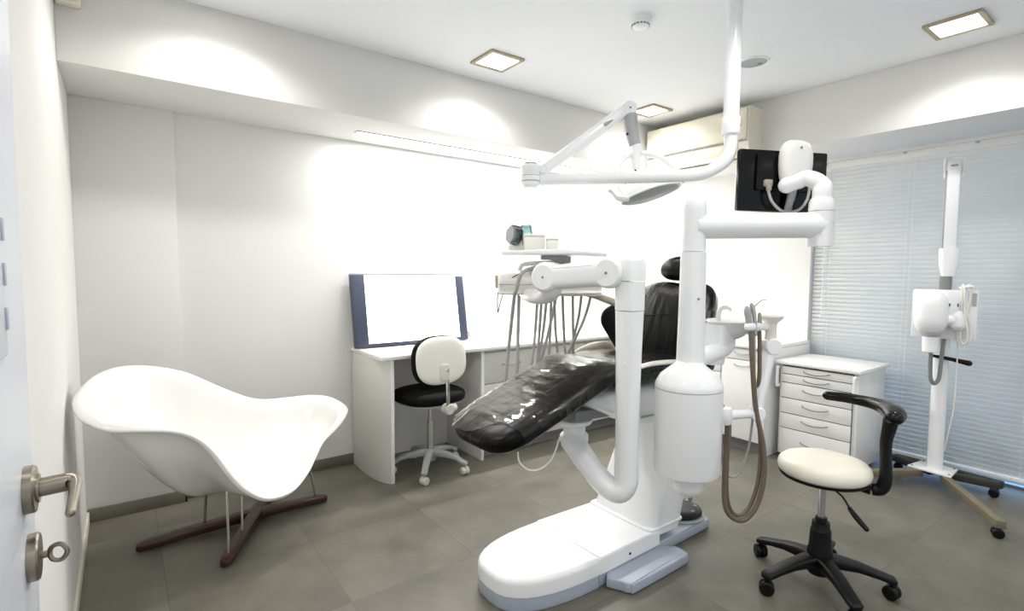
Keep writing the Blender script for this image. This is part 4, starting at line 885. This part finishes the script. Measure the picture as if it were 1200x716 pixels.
# ================================================================ MONITOR
mn = thing('monitor', 'black flat monitor seen from behind on the upper swing arm', 'monitor', (2.350, 1.154, 1.758))
mc = Vector((2.350, 1.154, 1.760)); mxd = (Vector((2.542, 1.048, 1.757))-Vector((2.160, 1.271, 1.766))).normalized(); mz = Vector((0.012, 0.0, 1)); mz = (mz-mxd*mz.dot(mxd)).normalized(); myd = mz.cross(mxd)
MM = Matrix((mxd, myd, mz)).transposed().to_4x4(); MM.translation = mc        # local -y faces the camera side (the back of the monitor)
def mbx(x0, x1, y0, y1, z0, z1, b=0.003):
    g = G(); g.bx(x0, x1, y0, y1, z0, z1, b); bmesh.ops.transform(g.bm, matrix=MM, verts=g.bm.verts); return g
def mp_(x, y, z): return tuple(MM @ Vector((x, y, z)))
MW, MH = 0.206, 0.134
part('rear_case', mbx(-MW, MW, 0.0, 0.034, -MH, MH, 0.008), M['gloss'], mn)
part('rear_bulge', mbx(-MW*0.66, MW*0.86, -0.016, 0.002, -MH*0.34, MH*0.86, 0.008), M['gloss'], mn)
part('screen_panel', mbx(-MW+0.012, MW-0.012, 0.032, 0.036, -MH+0.012, MH-0.012, 0.0), M['black'], mn)
part('rating_plate', mbx(0.078, 0.125, -0.0175, -0.0155, 0.052, 0.08, 0.0), M['black'], mn)
g = G()
for z, w_ in ((0.075, 0.04), (0.069, 0.034), (0.063, 0.036)):
    g.merge(mbx(0.082, 0.082+w_, -0.0183, -0.0172, z, z+0.0022, 0))
part('rating_marks', g, M['midgrey'], mn, 'faint grey marks on the rating plate')
cv = [(0.074*a, 0.105*b) for a, b in sell(1, 1, 3.2, 40)]
cv = [(u*(1-0.10*max(0, -v/0.105)), v) for u, v in cv]
cvm = MM @ Matrix.Translation((0.022, -0.042, 0.064)) @ Matrix.Rotation(PI/2, 4, 'X')
part('mount_cover', G().pillow(cv, 0.075, cvm, p=4.5, rings=8, back=0.7), M['shell'], mn, 'rounded white cover over the mount', sharp=180)
part('cover_screw', G().lathe([(0, 0), (0.005, 0), (0.004, 0.003), (0, 0.003)], frame(mp_(0.022, -0.0795, 0.13), tuple(-myd)), 12), M['midgrey'], mn)
part('mount_neck', G().bar(mp_(0.03, -0.03, -0.02), mp_(0.01, -0.025, -0.15), 0.035, 0.014, 0.004, up=tuple(myd)), M['grey'], mn, 'grey neck below the cover')
part('video_cable', G().tube([mp_(-0.085, -0.03, -0.028), mp_(-0.088, -0.035, -0.055), mp_(-0.075, -0.045, -0.10), mp_(-0.04, -0.055, -0.135), mp_(0.0, -0.06, -0.142), mp_(0.045, -0.06, -0.125), mp_(0.078, -0.055, -0.085), mp_(0.09, -0.05, -0.03), mp_(0.085, -0.045, 0.0)], 0.006, seg=10, smooth=6), M['hose'], mn, 'looped grey cable')
part('cable_plug', mbx(-0.103, -0.068, -0.034, 0.0, -0.03, 0.0, 0.006).merge(mbx(-0.096, -0.078, -0.042, -0.022, -0.05, -0.028, 0.004)), M['beige'], mn)
part('power_cable', G().tube([mp_(0.055, -0.01, -0.02), mp_(0.05, -0.035, -0.06), mp_(0.03, -0.04, -0.11), mp_(0.035, -0.035, -0.15), mp_(0.06, 0.0, -0.16)], 0.0055, seg=10, smooth=5), M['black'], mn)

# ================================================================ MOBILE X-RAY STAND
xr = thing('xray_stand', 'white mobile X-ray unit on a wheeled base in front of the blinds', 'X-ray unit', (4.15, 1.0, 0))
PX, PY = 4.15, 1.0
vd = Vector((0.78, -0.62, 0)).normalized(); vn = Vector((-vd.y*-1, 0, 0))
part('base_plate', G().prism([(4.085, 1.125), (4.275, 1.10), (4.255, 0.905), (4.065, 0.895)], 0.098, 0.112, bevel=0.004), M['plastic'], xr)
g = G()
for x, y in ((4.10, 1.105), (4.255, 1.085), (4.24, 0.92), (4.085, 0.91)):
    g.lathe([(0, 0), (0.006, 0), (0.006, 0.003), (0, 0.003)], (x, y, 0.1115), 12)
part('plate_bolts', g, M['black'], xr)
def leg(a, b, m):
    return part('base_leg', G().bar(a, b, 0.045, 0.042, 0.003), m, xr)
leg((4.11, 0.94, 0.077), (3.57, 0.575, 0.077), M['olive'])
leg((4.11, 1.06, 0.077), (3.66, 1.36, 0.077), M['olive'])
leg((4.18, 1.02, 0.077), (4.30, 1.27, 0.077), M['darkleg'])
leg((4.19, 0.97, 0.077), (4.24, 0.70, 0.077), M['darkleg'])
leg((4.312, 1.26, 0.0765), (4.262, 0.69, 0.0765), M['darkleg'])
def caster(x, y, parent, rot=0.3, r=0.026, m='black', w_=0.013, hood=True):
    ax = Vector((math.cos(rot), math.sin(rot), 0))
    c = part('caster', G().lathe([(0, -w_*2), (r*0.8, -w_*2), (r*0.95, -w_*1.75), (r, -w_*1.4), (r, -w_*0.6), (r*0.9, -w_*0.3), (r*0.7, -w_*0.2), (r*0.7, w_*0.2), (r*0.9, w_*0.3), (r, w_*0.6), (r, w_*1.4), (r*0.95, w_*1.75), (r*0.8, w_*2), (0, w_*2)], frame((x, y, r), ax), 24), M[m], parent)
    return c
for x, y, a in ((3.59, 0.59, 0.4), (3.68, 1.345, -0.4), (4.295, 1.235, 0.2), (4.235, 0.725, 0.1)):
    c = caster(x, y, xr, a)
    part('caster_stem', G().tube([(x, y, 0.045), (x, y, 0.06)], 0.011, seg=12, smooth=0), M['steel'], c)
part('post', G().tube([(PX, PY, 0.11), (PX, PY, 0.95)], 0.041, seg=28, smooth=0), M['plastic'], xr)
part('post_collar', G().tube([(PX, PY, 1.255), (PX, PY, 1.345)], 0.030, seg=24, smooth=0, sq=3), M['midgrey'], xr, 'grey collar')
vx = Vector((0.234, -0.972, 0)).normalized(); vf = Vector((0.972, 0.234, 0)).normalized()
XM = Matrix((vx, vf, Vector((0, 0, 1)))).transposed().to_4x4(); XM.translation = (PX, PY, 0)
def xb(x0, x1, y0, y1, z0, z1, b=0.004):
    g = G(); g.bx(x0, x1, y0, y1, z0, z1, b); bmesh.ops.transform(g.bm, matrix=XM, verts=g.bm.verts); return g
def xp(x, y, z): return tuple(XM @ Vector((x, y, z)))
part('control_box', xb(-0.158, 0.158, -0.075, 0.04, 0.955, 1.262, 0.012), M['plastic'], xr)
part('mast_sleeve', G().loft([[XM @ Vector((0.008+u*a, v*b, z)) for u, v in sell(1, 1, 3, 28)] for z, a, b in ((1.345, 0.03, 0.03), (1.36, 0.036, 0.034), (1.42, 0.05, 0.042), (1.50, 0.052, 0.044), (1.52, 0.050, 0.043))]), M['plastic'], xr)
part('scissor_arm', xb(-0.024, 0.040, -0.03, 0.03, 1.515, 2.055, 0.008), M['plastic'], xr)
part('arm_groove', xb(-0.030, -0.022, -0.026, 0.026, 1.52, 2.0, 0.002), M['grey'], xr)
part('arm_yoke', G().tube([xp(-0.034, -0.005, 1.955), xp(-0.036, -0.005, 2.05), xp(-0.026, -0.005, 2.075), xp(0.042, -0.005, 2.075), xp(0.052, -0.005, 2.05), xp(0.050, -0.005, 1.955)], 0.007, seg=10, smooth=3, ratio=2.2, up=tuple(vf)), M['plastic'], xr)
part('yoke_mark', xb(-0.008, 0.026, -0.0315, -0.0295, 2.02, 2.032, 0.001), M['tan'], xr)
# tube head in front of the box
hd_ = [(0.086*a, 0.135*b) for a, b in sell(1, 1, 2.8, 40)]
part('tube_head', G().pillow(hd_, 0.17, XM @ Matrix.Translation((-0.062, -0.14, 1.12)) @ Matrix.Rotation(PI/2, 4, 'X'), p=3, rings=8), M['plastic'], xr, 'rounded white tube head', sharp=180)
part('head_yoke', G().lathe([(0, -0.03), (0.042, -0.03), (0.046, -0.02), (0.046, 0.02), (0.04, 0.03), (0, 0.03)], XM @ Matrix.Translation((0.07, -0.085, 1.075)) @ Matrix.Rotation(PI/2, 4, 'X') @ Matrix.Diagonal((0.8, 1.2, 1, 1)), 30), M['plastic'], xr)
part('head_hinge', G().tube([xp(0, -0.12, 1.075), xp(0.0702, -0.115, 1.08)], 0.034, seg=20, smooth=0), M['plastic'], xr)
part('head_arm', G().tube([xp(0.0702, -0.115, 1.115), xp(0.0663, -0.12, 1.10), xp(0.06864, -0.12, 1.05)], [0.022, 0.03, 0.034], seg=18, smooth=4, cap='round'), M['plastic'], xr)
part('cone_ring', G().lathe([(0, 0), (0.05, 0), (0.052, -0.012), (0.044, -0.03), (0, -0.03)], XM @ Matrix.Translation((-0.055, -0.14, 1.003)), 30), M['grey'], xr, 'grey ring')
part('aiming_cone', G().lathe([(0, 0), (0.043, 0), (0.041, -0.095), (0.036, -0.10), (0, -0.10)], XM @ Matrix.Translation((-0.055, -0.14, 0.975)), 30), M['plastic'], xr)
part('head_cable', G().tube([xp(-0.0507, -0.13, 0.885), xp(-0.04992, -0.13, 0.80), xp(-0.04524, -0.13, 0.715), xp(-0.0273, -0.12, 0.68), xp(-0.00624, -0.11, 0.71), xp(0, -0.10, 0.80), xp(0.0039, -0.08, 0.90), xp(0.0078, -0.05, 0.965)], 0.0115, seg=12, smooth=6), M['midgrey'], xr, 'thick grey cable loop')
part('push_handle', G().tube([xp(-0.0546, -0.045, 0.845), xp(0.0234, -0.045, 0.835), xp(0.078, -0.045, 0.825), xp(0.1326, -0.045, 0.815)], [0.009, 0.011, 0.013, 0.017], seg=14, smooth=3, cap='round'), M['black'], xr, 'black handle bar')
part('coiled_cord', G().tube([xp(0.078, -0.095, 1.28), xp(0.0819, -0.10, 1.15), xp(0.0702, -0.10, 1.02), xp(0.078, -0.10, 0.955), xp(0.1014, -0.10, 0.935), xp(0.1287, -0.10, 0.96), xp(0.1248, -0.10, 1.05), xp(0.1053, -0.10, 1.15), xp(0.1014, -0.095, 1.27), xp(0.1131, -0.085, 1.295), xp(0.1209, -0.09, 1.25), xp(0.1014, -0.105, 1.10), xp(0.0819, -0.105, 1.0), xp(0.0897, -0.105, 0.945), xp(0.1092, -0.11, 0.942), xp(0.117, -0.11, 0.99), xp(0.0975, -0.11, 1.12), xp(0.0897, -0.105, 1.26), xp(0.0819, -0.09, 1.295), xp(0.07644, -0.095, 1.24)], 0.006, seg=8, smooth=6), M['warm'], xr, 'pale cord wound over the hook')
part('power_cord', G().tube([xp(0.07644, -0.095, 1.22), xp(0.06396, -0.09, 1.05), xp(0.0741, -0.07, 0.9), xp(0.078, -0.05, 0.75), xp(0.07644, -0.04, 0.55), xp(0.0624, -0.02, 0.40), xp(0.0429, 0.0, 0.25), xp(0.0234, 0.02, 0.16), xp(0.0156, 0.05, 0.11), xp(0.039, 0.12, 0.015)], 0.0038, seg=8, smooth=6), M['warm'], xr)
part('cord_hook', G().tube([xp(0.0702, -0.07, 1.275), xp(0.0936, -0.10, 1.282), xp(0.1248, -0.10, 1.285), xp(0.1287, -0.07, 1.28)], 0.008, seg=8, smooth=3), M['plastic'], xr)
part('vent_grille', xb(0.128, 0.15, -0.0775, -0.0745, 1.165, 1.245, 0.0), M['lamgrey'], xr)
g = G()
for i in range(9): g.merge(xb(0.130, 0.148, -0.0785, -0.077, 1.169+i*0.0085, 1.172+i*0.0085, 0))
part('grille_bars', g, M['midgrey'], xr, 'dark grille lines')
for x in (0.024, 0.066, 0.079, 0.103):
    part('button', xb(x-0.005, x+0.005, -0.079, -0.0745, 1.160, 1.178, 0.001), M['blue'], xr, 'dark blue button')

# ================================================================ WHITE STOOL
stx, sty = 2.395, 0.955
ws = thing('operator_stool', 'round white stool with a black wraparound arm and five-star base on the right', 'stool', (stx, sty, 0))
part('seat', G().lathe([(0, 0.492), (0.137, 0.492), (0.163, 0.496), (0.174, 0.507), (0.178, 0.524), (0.174, 0.542), (0.160, 0.556), (0.127, 0.567), (0.077, 0.572), (0.03, 0.573), (0, 0.573)], (stx, sty, 0), 56), M['vinyl'], ws, 'padded white seat', sharp=180)
part('seat_plate', G().lathe([(0, 0.462), (0.05, 0.465), (0.13, 0.474), (0.168, 0.486), (0.172, 0.494), (0, 0.494)], (stx, sty, 0), 48).lathe([(0, 0.44), (0.035, 0.44), (0.05, 0.462), (0, 0.466)], (stx, sty, 0), 24), M['black'], ws, 'black underside')
part('gas_lift', G().tube([(stx, sty, 0.26), (stx, sty, 0.45)], 0.0145, seg=20, smooth=0), M['chrome'], ws, 'chrome gas lift')
part('lift_sleeve', G().lathe([(0, 0.09), (0.045, 0.09), (0.052, 0.11), (0.050, 0.150), (0.044, 0.175), (0.040, 0.25), (0.036, 0.255), (0.034, 0.285), (0.024, 0.287), (0.022, 0.305), (0, 0.306)], (stx, sty, 0), 28), M['black'], ws)
part('hub', G().lathe([(0, 0.055), (0.045, 0.058), (0.055, 0.09), (0.052, 0.14), (0, 0.142)], (stx, sty, 0), 28), M['black'], ws)
def star(parent, cx, cy, R_, angs, m, wm, top, tip, hw, name='base_arm', wr=0.026, low=0.055):
    for a in angs:
        d_ = Vector((math.cos(a), math.sin(a), 0)); n_ = Vector((-d_.y, d_.x, 0)); c0 = Vector((cx, cy, 0)); rg = []
        for s_, zt, zb, w_ in ((0.10, top, top-0.055, hw*1.25), (0.3, top-0.004, top-0.052, hw*1.1), (0.55, top-0.016, top-0.052, hw), (0.8, top-0.036, top-0.064, hw*0.92), (0.95, tip+0.006, tip-0.022, hw*0.9), (1.03, tip, tip-0.024, hw*0.85), (1.06, tip-0.008, tip-0.022, hw*0.5)):
            c = c0+d_*(R_*s_)
            rg.append([c+n_*u+Vector((0, 0, (zt+zb)/2+v)) for u, v in sell(w_, (zt-zb)/2, 3.5, 20)])
        arm = part(name, G().loft(rg), M[m], parent)
        c = c0+d_*R_
        cs = part('caster', G().lathe([(0, -0.025), (wr*0.8, -0.025), (wr*0.96, -0.021), (wr, -0.016), (wr, -0.006), (wr*0.9, -0.003), (wr*0.7, -0.002), (wr*0.7, 0.002), (wr*0.9, 0.003), (wr, 0.006), (wr, 0.016), (wr*0.96, 0.021), (wr*0.8, 0.025), (0, 0.025)], frame((c.x, c.y, wr), (math.cos(a+0.9), math.sin(a+0.9), 0)), 24), M[wm], arm)
        part('caster_stem', G().tube([(c.x, c.y, wr*1.2), (c.x, c.y, tip-0.02)], 0.009, seg=12, smooth=0), M[m], arm)
star(ws, stx, sty, 0.268, [math.radians(86+72*i) for i in range(5)], 'black', 'black', 0.145, 0.092, 0.030, wr=0.030)
sr, sf = Vector((0.37, -0.929, 0)).normalized(), Vector((0.929, 0.37, 0)).normalized()
def sp_(x, y, z): return tuple(Vector((stx, sty, z))+sr*x+sf*y)
part('height_lever', G().tube([sp_(0.02, -0.02, 0.455), sp_(0.07, -0.06, 0.435), sp_(0.10, -0.085, 0.395)], 0.004, seg=8, smooth=3), M['black'], ws)
part('lever_grip', G().tube([sp_(0.098, -0.083, 0.398), sp_(0.12, -0.10, 0.375), sp_(0.155, -0.125, 0.345)], [0.008, 0.011, 0.010], seg=12, smooth=3, cap='round'), M['black'], ws)
part('arm_bracket', G().bar(sp_(0.08, 0.0, 0.474), sp_(0.165, 0.0, 0.474), 0.06, 0.018, 0.005), M['black'], ws)
part('arm_upright', G().tube([sp_(0.13, 0.0, 0.472), sp_(0.175, 0.0, 0.468), sp_(0.205, 0.0, 0.478), sp_(0.218, 0.0, 0.52), sp_(0.216, 0.0, 0.59), sp_(0.213, 0.0, 0.67), sp_(0.222, 0.0, 0.74), sp_(0.228, 0.0, 0.785)], [0.026, 0.03, 0.032, 0.03, 0.027, 0.027, 0.032, 0.036], seg=18, smooth=6, cap='round', ratio=0.8, up=tuple(sr)), M['black'], ws)
pad = []
for i in range(9):
    a = math.radians(-12+i*12.6); pad.append(sp_(0.236*math.cos(a), 0.236*math.sin(a), 0.788+0.010*min(1, i/4)-0.001*i))
part('arm_pad', G().tube(pad, [0.034, 0.042, 0.041, 0.036, 0.032, 0.029, 0.027, 0.026, 0.024], seg=20, smooth=5, cap='round', ratio=0.85), M['gloss'], ws, 'curved black arm pad', sharp=180)

# ================================================================ DESK CHAIR
dx, dy = 1.648, 3.125
dk = thing('desk_chair', 'small black-seated office chair with a white back shell pushed under the desk', 'chair', (dx, dy, 0))
fr_ = Vector((-0.13, 0.99, 0)).normalized(); rg_ = Vector((fr_.y, -fr_.x, 0))
def dp_(x, y, z): return tuple(Vector((dx, dy, z))+rg_*x+fr_*y)
DM = Matrix((rg_, fr_, Vector((0, 0, 1)))).transposed().to_4x4(); DM.translation = (dx, dy, 0)
part('seat', G().loft([[DM @ Vector((u, 0.01+v, z)) for u, v in sell(a, b, 2.8, 40)] for z, a, b in ((0.488, 0.205, 0.195), (0.49, 0.215, 0.205), (0.505, 0.226, 0.215), (0.53, 0.228, 0.217), (0.55, 0.218, 0.207), (0.562, 0.19, 0.18), (0.566, 0.12, 0.11))]), M['fabric'], dk, 'black upholstered seat', sharp=180)
part('seat_shell', G().loft([[DM @ Vector((u, 0.01+v, z)) for u, v in sell(a, b, 2.8, 40)] for z, a, b in ((0.468, 0.16, 0.15), (0.474, 0.20, 0.19), (0.487, 0.212, 0.20))]), M['lamgrey'], dk, 'pale shell under the seat')
bo_ = [(0.192*a, 0.150*b) for a, b in sell(1, 1, 2.7, 44)]
bkm = DM @ Matrix.Translation((-0.085, -0.245, 0.795)) @ Matrix.Rotation(math.radians(-6), 4, 'X') @ Matrix.Rotation(PI/2, 4, 'X')
part('back_cushion', G().pillow([(u*1.06, v*1.05) for u, v in bo_], 0.07, bkm @ Matrix.Translation((0, 0, -0.028)), p=4), M['fabric'], dk, 'black back cushion', sharp=180)
part('back_shell', G().pillow(bo_, 0.05, bkm @ Matrix.Translation((0, 0, 0.004)), p=4), M['warm'], dk, 'rounded white back shell', sharp=180)
part('back_socket', G().pillow([(0.04*a, 0.055*b-0.075) for a, b in sell(1, 1, 4, 28)], 0.02, bkm @ Matrix.Translation((0, 0, 0.026)), p=4), M['lamgrey'], dk)
part('back_strut', G().bar(dp_(-0.070, -0.285, 0.745), dp_(-0.045, -0.262, 0.46), 0.026, 0.008, 0.002, up=tuple(fr_)), M['chrome'], dk, 'chrome back bar')
part('strut_slot', G().bar(dp_(-0.070, -0.2885, 0.735), dp_(-0.055, -0.27, 0.56), 0.009, 0.003, 0.0, up=tuple(fr_)), M['midgrey'], dk)
part('adjuster_block', G().lathe([(0, -0.03), (0.03, -0.03), (0.036, -0.02), (0.036, 0.02), (0.03, 0.03), (0, 0.03)], frame(dp_(-0.035, -0.245, 0.475), tuple(-fr_)), 22).bar(dp_(-0.03, -0.24, 0.468), dp_(-0.02, -0.02, 0.46), 0.04, 0.02, 0.004), M['lamgrey'], dk)
part('adjuster_knob', G().lathe([(0, 0), (0.02, 0), (0.024, 0.006), (0.024, 0.026), (0.018, 0.032), (0, 0.032)], frame(dp_(-0.003, -0.245, 0.478), tuple(rg_)), 18), M['lamgrey'], dk)
part('swivel_mount', G().bx(dx-0.07, dx+0.07, dy-0.06, dy+0.06, 0.448, 0.469, 0.005), M['lamgrey'], dk)
part('gas_lift', G().tube([dp_(0, 0, 0.34), dp_(0, 0, 0.452)], 0.013, seg=18, smooth=0), M['steel'], dk)
part('lift_sleeve', G().tube([dp_(0, 0, 0.10), dp_(0, 0, 0.345)], 0.022, seg=20, smooth=0), M['chrome'], dk)
part('hub', G().lathe([(0, 0.07), (0.035, 0.07), (0.04, 0.08), (0.04, 0.13), (0.03, 0.15), (0, 0.15)], (dx, dy, 0), 24), M['grey'], dk)
star(dk, dx, dy, 0.255, [math.radians(-126+72*i) for i in range(5)], 'grey', 'lamgrey', 0.152, 0.088, 0.023)

# ================================================================ LIGHT AND FINISH
l = bpy.data.lights.new('daylight', 'AREA'); l.shape = 'RECTANGLE'; l.size = 3.0; l.size_y = 2.15; l.energy = 38; l.color = (0.22, 0.55, 1.0)
o = bpy.data.objects.new('daylight', l); COL.objects.link(o); o.location = (4.95, 0.4, 1.05); o.rotation_euler = (0, PI/2, 0); l.shape = 'RECTANGLE'; l.size = 2.15; l.size_y = 3.0
W = bpy.data.worlds.new('world'); SC.world = W; W.use_nodes = True
W.node_tree.nodes['Background'].inputs['Color'].default_value = (0.93, 0.965, 1.0, 1)
W.node_tree.nodes['Background'].inputs['Strength'].default_value = 0.68
vs = SC.view_settings; SC.display_settings.display_device = 'sRGB'
vs.view_transform = 'Standard'; vs.look = 'None'; vs.gamma = 1.0; vs.exposure = 0.15
try: vs.use_curve_mapping = False
except Exception: pass
SC.cycles.use_denoising = True
SC.cycles.max_bounces = 10; SC.cycles.diffuse_bounces = 5; SC.cycles.transparent_max_bounces = 16
SC.cycles.sample_clamp_indirect = 8.0
